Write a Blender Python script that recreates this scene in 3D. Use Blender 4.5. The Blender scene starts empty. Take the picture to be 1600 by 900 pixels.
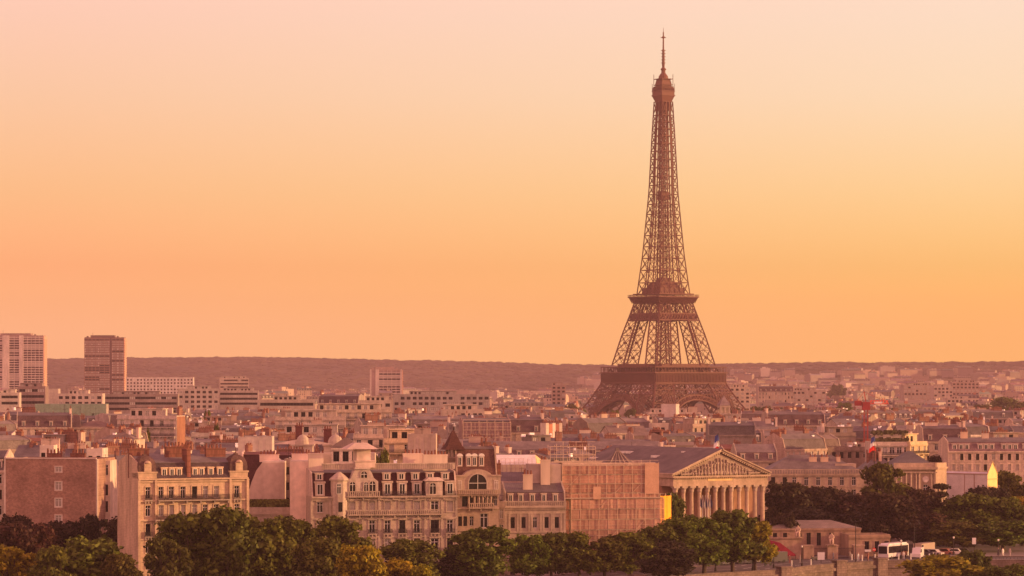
import bpy, math, random
from mathutils import Vector, Matrix
SC = bpy.context.scene
COL = SC.collection
R = math.radians
F = 4680.0          # focal length in 1600-wide pixels
EYE = 40.0
HOR = 600.0
# ------------------------------------------------------------------ camera
cam = bpy.data.cameras.new('camera'); camo = bpy.data.objects.new('camera', cam); COL.objects.link(camo)
camo.location = (0, 0, EYE); camo.rotation_euler = (R(90), 0, 0)
cam.sensor_width = 36.0; cam.lens = 36.0 * F / 1600.0; cam.shift_y = 150.0 / 1600.0
cam.clip_start = 1.0; cam.clip_end = 40000.0
SC.camera = camo
# ------------------------------------------------------------------ sky and sun
SUN_AZ, SUN_EL = R(93), R(9)
w = bpy.data.worlds.new('World'); SC.world = w; w.use_nodes = True
nt = w.node_tree; nt.nodes.clear()
N = nt.nodes.new; L = nt.links.new
out = N('ShaderNodeOutputWorld'); bg = N('ShaderNodeBackground')
sky = N('ShaderNodeTexSky'); sky.sky_type = 'NISHITA'; sky.sun_disc = False
sky.sun_elevation = SUN_EL; sky.sun_rotation = SUN_AZ; sky.dust_density = 3.0; sky.altitude = 60
tc = N('ShaderNodeTexCoord'); sep = N('ShaderNodeSeparateXYZ'); L(tc.outputs['Generated'], sep.inputs[0])
ZPOS = [0.0, .018, .028, .0384, .064, .0957, .123]
SKYL_ = [(1.059, 0.542, 0.232), (1.059, 0.542, 0.232), (1.034, 0.515, 0.192), (0.927, 0.422, 0.159), (0.811, 0.458, 0.205), (0.764, 0.483, 0.303), (0.765, 0.488, 0.37)]
SKYR_ = [(1.046, 0.537, 0.113), (1.046, 0.537, 0.113), (1.031, 0.564, 0.107), (0.871, 0.524, 0.128), (0.818, 0.571, 0.249), (0.771, 0.6, 0.398), (0.755, 0.593, 0.454)]
BACK_FILL = 1.6
HIGH = [(.20, (1.12, .55, .45)), (.42, (.92, .39, .35)), (.70, (.48, .20, .21)), (1.0, (.42, .17, .195))]
def sky_ramp(tab):
    ramp = N('ShaderNodeValToRGB'); L(sep.outputs['Z'], ramp.inputs['Fac']); cr = ramp.color_ramp; cr.interpolation = 'LINEAR'
    pts = list(zip(ZPOS, tab)) + HIGH
    while len(cr.elements) > 1: cr.elements.remove(cr.elements[-1])
    cr.elements[0].position = pts[0][0]; cr.elements[0].color = (*pts[0][1], 1)
    for p, c in pts[1:]:
        e = cr.elements.new(p); e.color = (*c, 1)
    return ramp
r1, r2 = sky_ramp(SKYL_), sky_ramp(SKYR_)
mr = N('ShaderNodeMapRange'); L(sep.outputs['X'], mr.inputs['Value'])      # pinker left, yellower towards the sun on the right
mr.inputs['From Min'].default_value = -0.15; mr.inputs['From Max'].default_value = 0.15
mul = N('ShaderNodeMix'); mul.data_type = 'RGBA'
L(mr.outputs[0], mul.inputs[0]); L(r1.outputs[0], mul.inputs[6]); L(r2.outputs[0], mul.inputs[7])
back = N('ShaderNodeMapRange'); L(sep.outputs['Y'], back.inputs['Value'])      # added fill: unseen sky behind the viewer brightened and tinted for the facades
back.inputs['From Min'].default_value = .25; back.inputs['From Max'].default_value = -.6; back.inputs['To Min'].default_value = 1.0; back.inputs['To Max'].default_value = BACK_FILL
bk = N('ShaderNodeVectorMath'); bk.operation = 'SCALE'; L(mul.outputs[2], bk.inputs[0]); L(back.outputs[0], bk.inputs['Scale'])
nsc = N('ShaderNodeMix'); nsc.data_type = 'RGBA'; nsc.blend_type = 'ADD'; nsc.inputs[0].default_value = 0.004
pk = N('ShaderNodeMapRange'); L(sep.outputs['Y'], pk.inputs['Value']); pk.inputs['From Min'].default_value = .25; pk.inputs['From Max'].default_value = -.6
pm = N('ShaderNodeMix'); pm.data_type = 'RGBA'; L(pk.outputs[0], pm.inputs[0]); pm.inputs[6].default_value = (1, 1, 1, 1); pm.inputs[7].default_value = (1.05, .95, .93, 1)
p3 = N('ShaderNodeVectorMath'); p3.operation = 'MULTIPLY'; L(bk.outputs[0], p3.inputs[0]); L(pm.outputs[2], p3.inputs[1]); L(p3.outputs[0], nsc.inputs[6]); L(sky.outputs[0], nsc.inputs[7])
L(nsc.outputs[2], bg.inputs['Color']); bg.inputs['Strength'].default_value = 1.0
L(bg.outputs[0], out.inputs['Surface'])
sl = bpy.data.lights.new('sun', 'SUN'); sl.energy = 5.0; sl.angle = R(0.6); sl.color = (1.0, .56, .24)
so = bpy.data.objects.new('sun', sl); COL.objects.link(so)
sd = Vector((math.sin(SUN_AZ) * math.cos(SUN_EL), math.cos(SUN_AZ) * math.cos(SUN_EL), math.sin(SUN_EL)))
so.rotation_euler = sd.to_track_quat('Z', 'Y').to_euler(); so.location = (300, 100, 200)
SC.view_settings.view_transform = 'Standard'; SC.view_settings.look = 'None'
SC.view_settings.exposure = 0.45; SC.view_settings.gamma = 1.0; SC.view_settings.use_curve_mapping = False
SC.cycles.use_denoising = True
SC.cycles.max_bounces = 6; SC.cycles.diffuse_bounces = 3; SC.cycles.glossy_bounces = 2; SC.cycles.transparent_max_bounces = 12
SC.cycles.volume_bounces = 0; SC.cycles.sample_clamp_indirect = 4.0
HAZE = 0.85e-4
HAZE_COL = (.65, .44, .50)
# ------------------------------------------------------------------ helpers
def pt(px, py, D):
    return Vector(((px - 800) * D / F, D, EYE - (py - HOR) * D / F))
def zof(py, D): return EYE - (py - HOR) * D / F
def pyof(z, D): return HOR + (EYE - z) * F / D
def pxof(x, D): return 800 + x * F / D

MATS = {}
def nmat(name):
    m = bpy.data.materials.new(name); m.use_nodes = True
    MATS[name] = m
    return m, m.node_tree.nodes, m.node_tree.links, m.node_tree.nodes['Principled BSDF']
def mat(name, color=None, rough=.8, metal=0., nscale=.6, namt=.25, stretch=(1, 1, 1), fine=None, pattern=None, spec=.3, bump=0.):
    """procedural paint / masonry; colour None takes the object's own colour"""
    m, n, l, b = nmat(name)
    b.inputs['Roughness'].default_value = rough; b.inputs['Metallic'].default_value = metal
    b.inputs['Specular IOR Level'].default_value = spec
    if color is None:
        oi = n.new('ShaderNodeObjectInfo'); base = oi.outputs['Color']
    else:
        rgb = n.new('ShaderNodeRGB'); rgb.outputs[0].default_value = (*color, 1); base = rgb.outputs[0]
    t = n.new('ShaderNodeTexCoord'); mp = n.new('ShaderNodeMapping'); mp.inputs['Scale'].default_value = stretch
    l.new(t.outputs['Object'], mp.inputs[0])
    def noise(sc, lo, hi, vec, detail=4):
        ns = n.new('ShaderNodeTexNoise'); ns.inputs['Scale'].default_value = sc; ns.inputs['Detail'].default_value = detail
        l.new(vec, ns.inputs['Vector'])
        r = n.new('ShaderNodeMapRange'); r.inputs[1].default_value = .3; r.inputs[2].default_value = .7
        r.inputs[3].default_value = lo; r.inputs[4].default_value = hi; l.new(ns.outputs['Fac'], r.inputs[0])
        return r.outputs[0]
    def times(col, fac):
        x = n.new('ShaderNodeVectorMath'); x.operation = 'SCALE'; l.new(col, x.inputs[0]); l.new(fac, x.inputs['Scale'])
        return x.outputs[0]
    c = times(base, noise(nscale, 1 - namt, 1 + namt, mp.outputs[0]))
    if fine: c = times(c, noise(fine[0], 1 - fine[1], 1 + fine[1], t.outputs['Object'], 2))
    if pattern:
        k, sc, amt = pattern
        if k == 'brick':
            mp2 = n.new('ShaderNodeMapping'); mp2.inputs['Rotation'].default_value = (R(90), 0, 0); l.new(t.outputs['Object'], mp2.inputs[0])
            br = n.new('ShaderNodeTexBrick'); l.new(mp2.outputs[0], br.inputs['Vector']); br.inputs['Scale'].default_value = sc
            br.inputs['Color1'].default_value = (1 + amt, 1 + amt, 1 + amt, 1); br.inputs['Color2'].default_value = (1 - amt, 1 - amt, 1 - amt, 1)
            br.inputs['Mortar'].default_value = (.75, .75, .75, 1); br.inputs['Mortar Size'].default_value = .03
            x = n.new('ShaderNodeVectorMath'); x.operation = 'MULTIPLY'; l.new(c, x.inputs[0]); l.new(br.outputs['Color'], x.inputs[1]); c = x.outputs[0]
        if k == 'seam':
            wv = n.new('ShaderNodeTexWave'); wv.bands_direction = 'X'; wv.inputs['Scale'].default_value = sc; wv.inputs['Distortion'].default_value = .3
            l.new(t.outputs['Object'], wv.inputs['Vector'])
            r = n.new('ShaderNodeMapRange'); r.inputs[1].default_value = 0; r.inputs[2].default_value = .25; r.inputs[3].default_value = 1 - amt; r.inputs[4].default_value = 1
            l.new(wv.outputs['Fac'], r.inputs[0]); c = times(c, r.outputs[0])
        if k == 'course':
            wv = n.new('ShaderNodeTexWave'); wv.bands_direction = 'Z'; wv.inputs['Scale'].default_value = sc
            l.new(t.outputs['Object'], wv.inputs['Vector'])
            r = n.new('ShaderNodeMapRange'); r.inputs[1].default_value = 0; r.inputs[2].default_value = .2; r.inputs[3].default_value = 1 - amt; r.inputs[4].default_value = 1
            l.new(wv.outputs['Fac'], r.inputs[0]); c = times(c, r.outputs[0])
    l.new(c, b.inputs['Base Color'])
    if bump:
        ns = n.new('ShaderNodeTexNoise'); ns.inputs['Scale'].default_value = 3; ns.inputs['Detail'].default_value = 5
        l.new(t.outputs['Object'], ns.inputs['Vector'])
        bp = n.new('ShaderNodeBump'); bp.inputs['Strength'].default_value = bump; bp.inputs['Distance'].default_value = .1
        l.new(ns.outputs['Fac'], bp.inputs['Height']); l.new(bp.outputs[0], b.inputs['Normal'])
    return m
M = MATS
mat('masonry', None, .85, nscale=.3, namt=.26, stretch=(1.6, 1.6, .35), fine=(2.2, .18))
mat('ashlar', None, .85, nscale=.35, namt=.24, stretch=(1.5, 1.5, .4), fine=(1.8, .13), pattern=('course', 1.0, .2), bump=.3)
mat('plaster', None, .9, nscale=.18, namt=.2, stretch=(1.6, 1.6, .3), fine=(.8, .12))
mat('brickwork', None, .9, nscale=.22, namt=.24, fine=(1.6, .18), pattern=('brick', 1.4, .16), bump=.4)
mat('zinc', None, .65, .0, nscale=.25, namt=.25, fine=(1.2, .12), pattern=('seam', .8, .22), spec=.2)
mat('slate', None, .9, nscale=.5, namt=.25, fine=(4, .25), spec=.08)
mat('glass', (.016, .012, .015), .2, nscale=.3, namt=.5, spec=.15)
mat('curtain_glass', (.30, .25, .22), .35, nscale=.8, namt=.25, spec=.4)
mat('white_paint', (.62, .58, .54), .6, nscale=1, namt=.12)
mat('shutter', (.42, .36, .32), .7, nscale=1, namt=.2)
mat('wrought_iron', (.025, .018, .018), .6, namt=.2)
mat('terracotta', (.20, .075, .05), .85, nscale=2, namt=.3)
mat('tower_iron', (.13, .052, .036), .7, nscale=.05, namt=.15)
mat('asphalt', (.085, .07, .07), .9, nscale=.15, namt=.25, fine=(3, .12))
mat('pavement', (.20, .165, .15), .9, nscale=.2, namt=.2, fine=(2, .12))
mat('city_ground', (.13, .105, .095), .95, nscale=.02, namt=.3)
mat('quay_stone', (.17, .12, .10), .9, nscale=.4, namt=.3, stretch=(1, 1, .4), fine=(2, .2), pattern=('brick', .5, .15), bump=.5)
mat('water', (.05, .05, .045), .08, nscale=.3, namt=.2, spec=.6)
mat('bark', (.075, .05, .035), .9, nscale=2, namt=.3)
mat('roadpaint', (.7, .66, .6), .7, nscale=2, namt=.2)
mat('fabric', None, .85, nscale=.5, namt=.12, fine=(3, .08))
mat('carpaint', None, .3, nscale=.5, namt=.05, spec=.5)
mat('rubber', (.03, .03, .03), .8)
mat('skin', (.5, .3, .22), .6)
mat('bronze', (.10, .085, .06), .6, namt=.3)
mat('hillwood', (.070, .050, .026), .95, nscale=.0035, namt=.5, fine=(.03, .3))
def leafmat(name, col, trans=.35):
    m, n, l, b = nmat(name)
    t = n.new('ShaderNodeTexCoord'); ns = n.new('ShaderNodeTexNoise'); ns.inputs['Scale'].default_value = .45; ns.inputs['Detail'].default_value = 3
    l.new(t.outputs['Object'], ns.inputs['Vector'])
    r = n.new('ShaderNodeMapRange'); r.inputs[1].default_value = .3; r.inputs[2].default_value = .7; r.inputs[3].default_value = .65; r.inputs[4].default_value = 1.45
    l.new(ns.outputs['Fac'], r.inputs[0])
    oi = n.new('ShaderNodeObjectInfo')
    x = n.new('ShaderNodeVectorMath'); x.operation = 'SCALE'; g = n.new('ShaderNodeNewGeometry'); r2 = n.new('ShaderNodeMapRange'); r2.inputs[3].default_value = .45; r2.inputs[4].default_value = 1.6; l.new(g.outputs['Random Per Island'], r2.inputs[0])
    mm = n.new('ShaderNodeMath'); mm.operation = 'MULTIPLY'; l.new(r.outputs[0], mm.inputs[0]); l.new(r2.outputs[0], mm.inputs[1])
    l.new(oi.outputs['Color'], x.inputs[0]); l.new(mm.outputs[0], x.inputs['Scale'])
    l.new(x.outputs[0], b.inputs['Base Color']); b.inputs['Roughness'].default_value = .6; b.inputs['Specular IOR Level'].default_value = .15
    tr = n.new('ShaderNodeBsdfTranslucent'); l.new(x.outputs[0], tr.inputs['Color'])
    mx = n.new('ShaderNodeMixShader'); mx.inputs[0].default_value = trans
    l.new(b.outputs[0], mx.inputs[1]); l.new(tr.outputs[0], mx.inputs[2]); l.new(mx.outputs[0], n['Material Output'].inputs['Surface'])
    return m
leafmat('foliage', None)
def netmat(name, alpha):
    m = mat(name, None, .9, nscale=.35, namt=.18, fine=(3, .15))
    b = m.node_tree.nodes['Principled BSDF']; b.inputs['Alpha'].default_value = alpha
    return m
netmat('netting', .72)

class MB:
    def __init__(s): s.v = []; s.f = []; s.m = []; s.c = []
    def face(s, pts, m=0, col=None):
        i = len(s.v); s.v += [tuple(p) for p in pts]; s.f.append(tuple(range(i, i + len(pts)))); s.m.append(m); s.c.append(col)
    def box(s, x0, x1, y0, y1, z0, z1, m=0, col=None, top=None, bottom=True):
        i = len(s.v); s.v += [(x0, y0, z0), (x1, y0, z0), (x1, y1, z0), (x0, y1, z0), (x0, y0, z1), (x1, y0, z1), (x1, y1, z1), (x0, y1, z1)]
        fs = [(0, 1, 5, 4), (1, 2, 6, 5), (2, 3, 7, 6), (3, 0, 4, 7), (4, 5, 6, 7)] + ([(3, 2, 1, 0)] if bottom else [])
        for k, q in enumerate(fs):
            s.f.append(tuple(i + a for a in q)); s.m.append(top if (k == 4 and top is not None) else m); s.c.append(col)
    def extr(s, prof, x0, x1, mats, endm=0, col=None, ecol=None):
        """profile in (y,z), clockwise seen from -x .. extruded along x"""
        i = len(s.v); n = len(prof)
        s.v += [(x0, y, z) for y, z in prof] + [(x1, y, z) for y, z in prof]
        for k in range(n):
            j = (k + 1) % n
            s.f.append((i + k, i + n + k, i + n + j, i + j)); s.m.append(mats[k] if k < len(mats) else mats[-1]); s.c.append(col)
        s.f.append(tuple(i + k for k in range(n))); s.m.append(endm); s.c.append(ecol or col)
        s.f.append(tuple(i + n + k for k in reversed(range(n)))); s.m.append(endm); s.c.append(ecol or col)
    def prismz(s, poly, z0, z1, m=0, inset=1.0, cap=True, col=None):
        """polygon in xy lofted up; inset scales the top about its centre"""
        n = len(poly); cx = sum(p[0] for p in poly) / n; cy = sum(p[1] for p in poly) / n
        i = len(s.v); s.v += [(x, y, z0) for x, y in poly] + [(cx + (x - cx) * inset, cy + (y - cy) * inset, z1) for x, y in poly]
        for k in range(n):
            j = (k + 1) % n; s.f.append((i + k, i + j, i + n + j, i + n + k)); s.m.append(m); s.c.append(col)
        if cap: s.f.append(tuple(i + n + k for k in range(n))); s.m.append(m); s.c.append(col)
    def lathe(s, prof, cx=0, cy=0, seg=12, m=0, z=0):
        i = len(s.v)
        for r, h in prof:
            for k in range(seg):
                a = 2 * math.pi * k / seg; s.v.append((cx + r * math.cos(a), cy + r * math.sin(a), z + h))
        for q in range(len(prof) - 1):
            for k in range(seg):
                j = (k + 1) % seg; s.f.append((i + q * seg + k, i + q * seg + j, i + (q + 1) * seg + j, i + (q + 1) * seg + k)); s.m.append(m); s.c.append(None)
        s.f.append(tuple(i + (len(prof) - 1) * seg + k for k in range(seg))); s.m.append(m); s.c.append(None)
    def bar(s, p, q, w, m=0, n=4, w2=None):
        p = Vector(p); q = Vector(q); d = q - p
        if d.length < 1e-6: return
        d.normalize(); a = d.cross(Vector((0, 0, 1)))
        if a.length < .05: a = d.cross(Vector((1, 0, 0)))
        a.normalize(); b = d.cross(a); i = len(s.v); w2 = w if w2 is None else w2
        for (c, ww) in ((p, w), (q, w2)):
            for k in range(n):
                t = 2 * math.pi * (k + .5) / n; s.v.append(tuple(c + (a * math.cos(t) + b * math.sin(t)) * ww * .707))
        for k in range(n):
            j = (k + 1) % n; s.f.append((i + k, i + j, i + n + j, i + n + k)); s.m.append(m); s.c.append(None)
        s.f.append(tuple(i + k for k in reversed(range(n)))); s.m.append(m); s.c.append(None)
        s.f.append(tuple(i + n + k for k in range(n))); s.m.append(m); s.c.append(None)
    def mesh(s, name, mats):
        me = bpy.data.meshes.new(name); me.from_pydata(s.v, [], s.f)
        for m in mats: me.materials.append(M[m])
        if len(mats) > 1: me.polygons.foreach_set('material_index', s.m)
        if any(c is not None for c in s.c):
            at = me.attributes.new('col', 'FLOAT_COLOR', 'CORNER'); arr = []
            for p, c in zip(s.f, s.c):
                arr += [*(c or (.3, .3, .3)), 1.0] * len(p)
            at.data.foreach_set('color', arr)
        me.update(); return me
    def build(s, name, mats, parent=None, color=None, loc=None, rz=0):
        if color is not None and 'ashlar' in mats: color = tuple(c * .74 for c in color)     # weathered limestone
        return link(name, s.mesh(name, mats if isinstance(mats, (list, tuple)) else [mats]), parent, color, loc, rz)
def link(name, me, parent=None, color=None, loc=None, rz=0, scale=None):
    o = bpy.data.objects.new(name, me); COL.objects.link(o)
    if parent is not None: o.parent = parent
    if color is not None: o.color = (*color, 1)
    if loc is not None: o.location = loc
    if rz: o.rotation_euler = (0, 0, rz)
    if scale: o.scale = scale
    return o
def tag(o, label, cat, group=None, kind=None):
    if label: o['label'] = label
    if cat: o['category'] = cat
    if group: o['group'] = group
    if kind: o['kind'] = kind
    return o
def thing(name, label, cat, loc, rz=0, group=None):
    o = link(name, None, None, None, loc, rz); o.empty_display_size = 1.0
    return tag(o, label, cat, group)
def structure(name, mb, m):
    o = mb.build(name, m); o['kind'] = 'structure'; return o
def copy_tree(o, loc, rz, scale, label, group, parent=None):
    c = o.copy(); COL.objects.link(c)
    if parent is None:
        c.location = loc; c.rotation_euler = (0, 0, rz); c.scale = scale; c['label'] = label; c['group'] = group
    else: c.parent = parent
    for ch in o.children: copy_tree(ch, None, 0, None, None, None, c)
    return c
def skin(o, rad, sub=1):
    o.modifiers.new('skin', 'SKIN'); ly = o.data.skin_vertices[0].data
    for k, r in enumerate(rad): ly[k].radius = r if isinstance(r, tuple) else (r, r)
    ly[0].use_root = True
    if sub: m = o.modifiers.new('smooth', 'SUBSURF'); m.levels = m.render_levels = sub
# image-space skyline used only to decide which hidden houses may be left out
SKYL = [900.0] * 1601
def cover(p0, p1, y, commit=True):
    a, b = max(0, int(p0)), min(1600, int(p1))
    if b <= a: return 0, 0
    best = 0; cnt = 0
    for k in range(a, b + 1):
        d = SKYL[k] - y
        if d > 1.0: cnt += 1
        best = max(best, d)
        if commit and d > 0: SKYL[k] = y
    return best, cnt
def solve_w(px0, px1, D, th):
    x0 = (px0 - 800) * D / F; k = (px1 - 800) / F
    return (k * D - x0) / (math.cos(th) - k * math.sin(th))
FOOT = []   # (x,y,radius) of placed buildings
# ------------------------------------------------------------------ ground, hills, quay, river
def smooth(t): t = max(0., min(1., t)); return t * t * (3 - 2 * t)
def lerp_tab(tab, x):
    if x <= tab[0][0]: return tab[0][1]
    for (a, b), (c, d) in zip(tab, tab[1:]):
        if x <= c: return b + (d - b) * (x - a) / (c - a)
    return tab[-1][1]
RIDGE_Y = [(-400, 566), (0, 563), (120, 563), (200, 562), (420, 561), (470, 562), (620, 566), (700, 567), (800, 570), (870, 573), (940, 575), (1000, 575), (1150, 573), (1300, 571), (1450, 571), (1600, 570), (2000, 574)]
RIDGE_D = [(-400, 9300), (800, 9000), (1000, 8300), (1200, 7600), (2000, 7400)]
RUN = [(-400, 2200), (700, 2400), (1000, 3300), (1200, 3600), (2000, 3600)]
_hr = random.Random(5)
_ph = [(_hr.uniform(.6, 3), _hr.uniform(0, 6)) for _ in range(6)]
def terr(x, y):
    if y < 3300: return 0.0
    a = 800 + x * F / y
    Dr = lerp_tab(RIDGE_D, a); H = zof(lerp_tab(RIDGE_Y, a), Dr)
    t = (y - (Dr - lerp_tab(RUN, a))) / lerp_tab(RUN, a)
    z = H * smooth(t) if a < 900 else H * (smooth(t) * .6 + .4 * max(0, min(1, t)))
    if 0 < t < 1.0:
        z += 9 * t * (1 - t) * 4 * math.sin(x * .0021 + y * .003) * .6
    if t > 1: z = H - (y - Dr) * .01
    return max(0., z)
mb = MB()
QL = [(-220, 440), (-60, 505), (0, 560), (25, 600), (40.7, 615), (57, 628), (63.3, 641), (71, 650), (81, 659), (92, 662), (300, 662)]
far = 10700
poly_front = QL
# ground sheet as strips between the quay edge and the horizon
ys = [700, 760, 850, 1000, 1400, 2000, 3000, 4000, 6000, 8000, far]
xs = [q[0] for q in QL]
i0 = 0
pts = [(-3000, 440)] + QL + [(3000, 662)]
rows = [pts] + [[(p[0] * (1 + 0 * k), y) for p in pts] for k, y in enumerate(ys)]
for a, b in zip(rows, rows[1:]):
    for k in range(len(pts) - 1):
        mb.face([(*a[k], 0), (*a[k + 1], 0), (*b[k + 1], 0), (*b[k], 0)])
ground = structure('ground', mb, 'city_ground')
mb = MB()
def hill_grid():
    A = [(-500 + 14 * k) for k in range(190)]
    Y = [3400 + 110 * k for k in range(60)] + [far - 300]
    rr = random.Random(3)
    idx = {}
    for j, y in enumerate(Y):
        for i, a in enumerate(A):
            x = (a - 800) * y / F; z = terr(x, y)
            if z > 1: z += (math.sin(x * .031 + y * .011) * 1.2 + rr.uniform(-1.6, 1.6)) 
            idx[i, j] = len(mb.v); mb.v.append((x, y, z - 1.5 if z <= 1 else z))
    for j in range(len(Y) - 1):
        for i in range(len(A) - 1):
            mb.f.append((idx[i, j], idx[i + 1, j], idx[i + 1, j + 1], idx[i, j + 1])); mb.m.append(0); mb.c.append(None)
hill_grid()
hills = structure('hills', mb, 'hillwood')
# woods on the hills: canopy lumps along the slopes and the skyline
mb = MB(); rr = random.Random(11)
def lump(x, y, z, r, h, col=None):
    n = 6; i = len(mb.v); a0 = rr.uniform(0, 6)
    for (q, hz) in ((1.0, -.25), (.9, .45), (.5, .85)):
        for k in range(n):
            a = a0 + 2 * math.pi * k / n; s = q * rr.uniform(.8, 1.15); mb.v.append((x + r * s * math.cos(a), y + r * s * math.sin(a), z + h * (hz + rr.uniform(-.08, .08))))
    mb.v.append((x, y, z + h))
    for q in range(2):
        for k in range(n):
            j = (k + 1) % n; mb.f.append((i + q * n + k, i + q * n + j, i + (q + 1) * n + j, i + (q + 1) * n + k)); mb.m.append(0); mb.c.append(col)
    for k in range(n):
        j = (k + 1) % n; mb.f.append((i + 2 * n + k, i + 2 * n + j, i + 3 * n)); mb.m.append(0); mb.c.append(col)
for k in range(9000):
    a = rr.uniform(-40, 1640); Dr = lerp_tab(RIDGE_D, a)
    if k % 5 == 0: y = Dr + rr.uniform(-90, 60)
    else:
        y = Dr - rr.random() ** 1.0 * lerp_tab(RUN, a) * (.95 if a < 860 else .8)
        if a > 900 and rr.random() < .35: continue
    x = (a - 800) * y / F; z = terr(x, y)
    if z < 3: continue
    r = rr.uniform(6, 13) * (1.25 if a > 880 and k % 5 == 0 else 1); lump(x, y, z, r * 1.4, r * rr.uniform(.35, .7) * (1 if k % 5 == 0 else .6))
woods = mb.build('hillside_wood', ['hillwood']); tag(woods, 'hazy dark wood covering the far hills along the skyline', 'wood', kind='stuff')

# river, lower quay, road, pavement
mb = MB(); mb.face([(-3000, -400, -7.5), (3000, -400, -7.5), (3000, 2000, -7.5), (-3000, 2000, -7.5)]); structure('river', mb, 'water')
mb = MB()
low = [(p[0] + 4, p[1] - 24) for p in QL]
for a, b, c, d in zip(low, low[1:], QL, QL[1:]):
    mb.face([(*a, -6.2), (*b, -6.2), (d[0], d[1] + 3, -6.2), (c[0], c[1] + 3, -6.2)])
    mb.face([(*a, -9), (*b, -9), (*b, -6.2), (*a, -6.2)])
structure('lower_quay_path', mb, 'pavement')
def off(k, d):      # quay line shifted inland
    return [(q[0] - d * .35, q[1] + d) if q[0] < 80 else (q[0] - d * .1, q[1] + d) for q in QL][k]
def strip(d0, d1, z, m, name):
    mb = MB()
    for k in range(len(QL) - 1):
        a, b, c, d = off(k, d0), off(k + 1, d0), off(k + 1, d1), off(k, d1)
        mb.face([(*a, z), (*b, z), (*c, z), (*d, z)])
    return mb
structure('pavement', strip(.6, 8, .13, 'pavement', 0), 'pavement')
structure('road', strip(8, 32, .02, 'asphalt', 0), 'asphalt')
mb = strip(32, 38, .13, 'pavement', 0); structure('far_pavement', mb, 'pavement')
mb = MB()
for dd in (8.0, 31.9):
    for k in range(len(QL) - 1):
        a, b = off(k, dd), off(k + 1, dd); c, d = off(k, dd + .15), off(k + 1, dd + .15)
        mb.face([(*a, .0), (*b, .0), (*b, .14), (*a, .14)]); mb.face([(*a, .14), (*b, .14), (*d, .14), (*c, .14)])
structure('kerb', mb, 'quay_stone')
mb = MB()
for dd in (14.0, 20.0, 26.0):
    for k in range(len(QL) - 1):
        a, b = Vector((*off(k, dd), .028)), Vector((*off(k + 1, dd), .028)); d = b - a; Lg = d.length; d.normalize(); nrm = Vector((-d.y, d.x, 0)) * .09
        s = 0
        while s + 3 < Lg:
            p = a + d * s; q = a + d * (s + 3); mb.face([p - nrm, q - nrm, q + nrm, p + nrm]); s += 6 if dd != 20.0 else 3.2
structure('road_marking', mb, 'roadpaint')
# quay wall with cornice, parapet and piers
wall = thing('quay_wall', 'weathered stone quay wall with parapet and cornice below the riverside road', 'wall', (0, 0, 0))
mb = MB(); mp = MB(); mc = MB()
for a, b in zip(QL, QL[1:]):
    a3, b3 = Vector((*a, 0)), Vector((*b, 0)); d = (b3 - a3).normalized(); n = Vector((d.y, -d.x, 0)); up = Vector((0, 0, 1))
    def slab(m_, o0, o1, z0, z1, e=0.0):
        A = a3 - d * e; B = b3 + d * e
        v = [A + n * o1 + up * z0, B + n * o1 + up * z0, B + n * o0 + up * z0, A + n * o0 + up * z0, A + n * o1 + up * z1, B + n * o1 + up * z1, B + n * o0 + up * z1, A + n * o0 + up * z1]
        i = len(m_.v); m_.v += [tuple(p) for p in v]
        for q in [(0, 1, 5, 4), (1, 2, 6, 5), (2, 3, 7, 6), (3, 0, 4, 7), (4, 5, 6, 7), (3, 2, 1, 0)]: m_.f.append(tuple(i + t for t in q)); m_.m.append(0); m_.c.append(None)
    slab(mb, -.6, 0, -9, -.45); slab(mc, -.6, .45, -.45, .18, .1); slab(mp, -.45, .05, .181, 1.0); slab(mp, -.5, .12, 1.0, 1.16, .05)
mb.build('wall_face', 'quay_stone', wall); mc.build('cornice', 'quay_stone', wall); mp.build('parapet', 'quay_stone', wall)
for (x, y) in [(25, 600), (57, 628), (71, 650), (81, 659)]:
    m1 = MB(); m1.box(-1.3, 1.3, -1.0, 1.0, -9, 1.5); m1.box(-1.5, 1.5, -1.2, 1.2, 1.5, 1.8); m1.build('pier', 'quay_stone', wall, loc=(x, y - .2, 0), rz=R(30))

# ------------------------------------------------------------------ the iron tower
TZ = -5.0; TD = 2400.0; TX = 236.5 * TD / F
tower = thing('iron_lattice_tower', 'tall brown iron lattice tower with two platforms, arches and spire above the rooftops', 'tower', (TX, TD, TZ), R(35))
ST = [(0, 62.5), (27, 45), (40, 38), (57.6, 30), (86, 23.2), (106, 17.5), (115.7, 15.2), (147.6, 11.9), (199, 8.25), (224.5, 7.3), (250, 6.26), (268, 5.4), (280, 5.0)]
WT = [(0, 25), (40, 19), (57.6, 15), (115.7, 9.8), (150, 8.2), (190, 6.6), (215, 5.2), (280, 3.6)]
def S(z): return lerp_tab(ST, z)
def Wd(z): return min(lerp_tab(WT, z), S(z) - .15)
def cor(sx, sy, z):     # four chords of one leg
    s = S(z); i = s - Wd(z)
    return [Vector((sx * s, sy * s, z)), Vector((sx * i, sy * s, z)), Vector((sx * i, sy * i, z)), Vector((sx * s, sy * i, z))]
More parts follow.
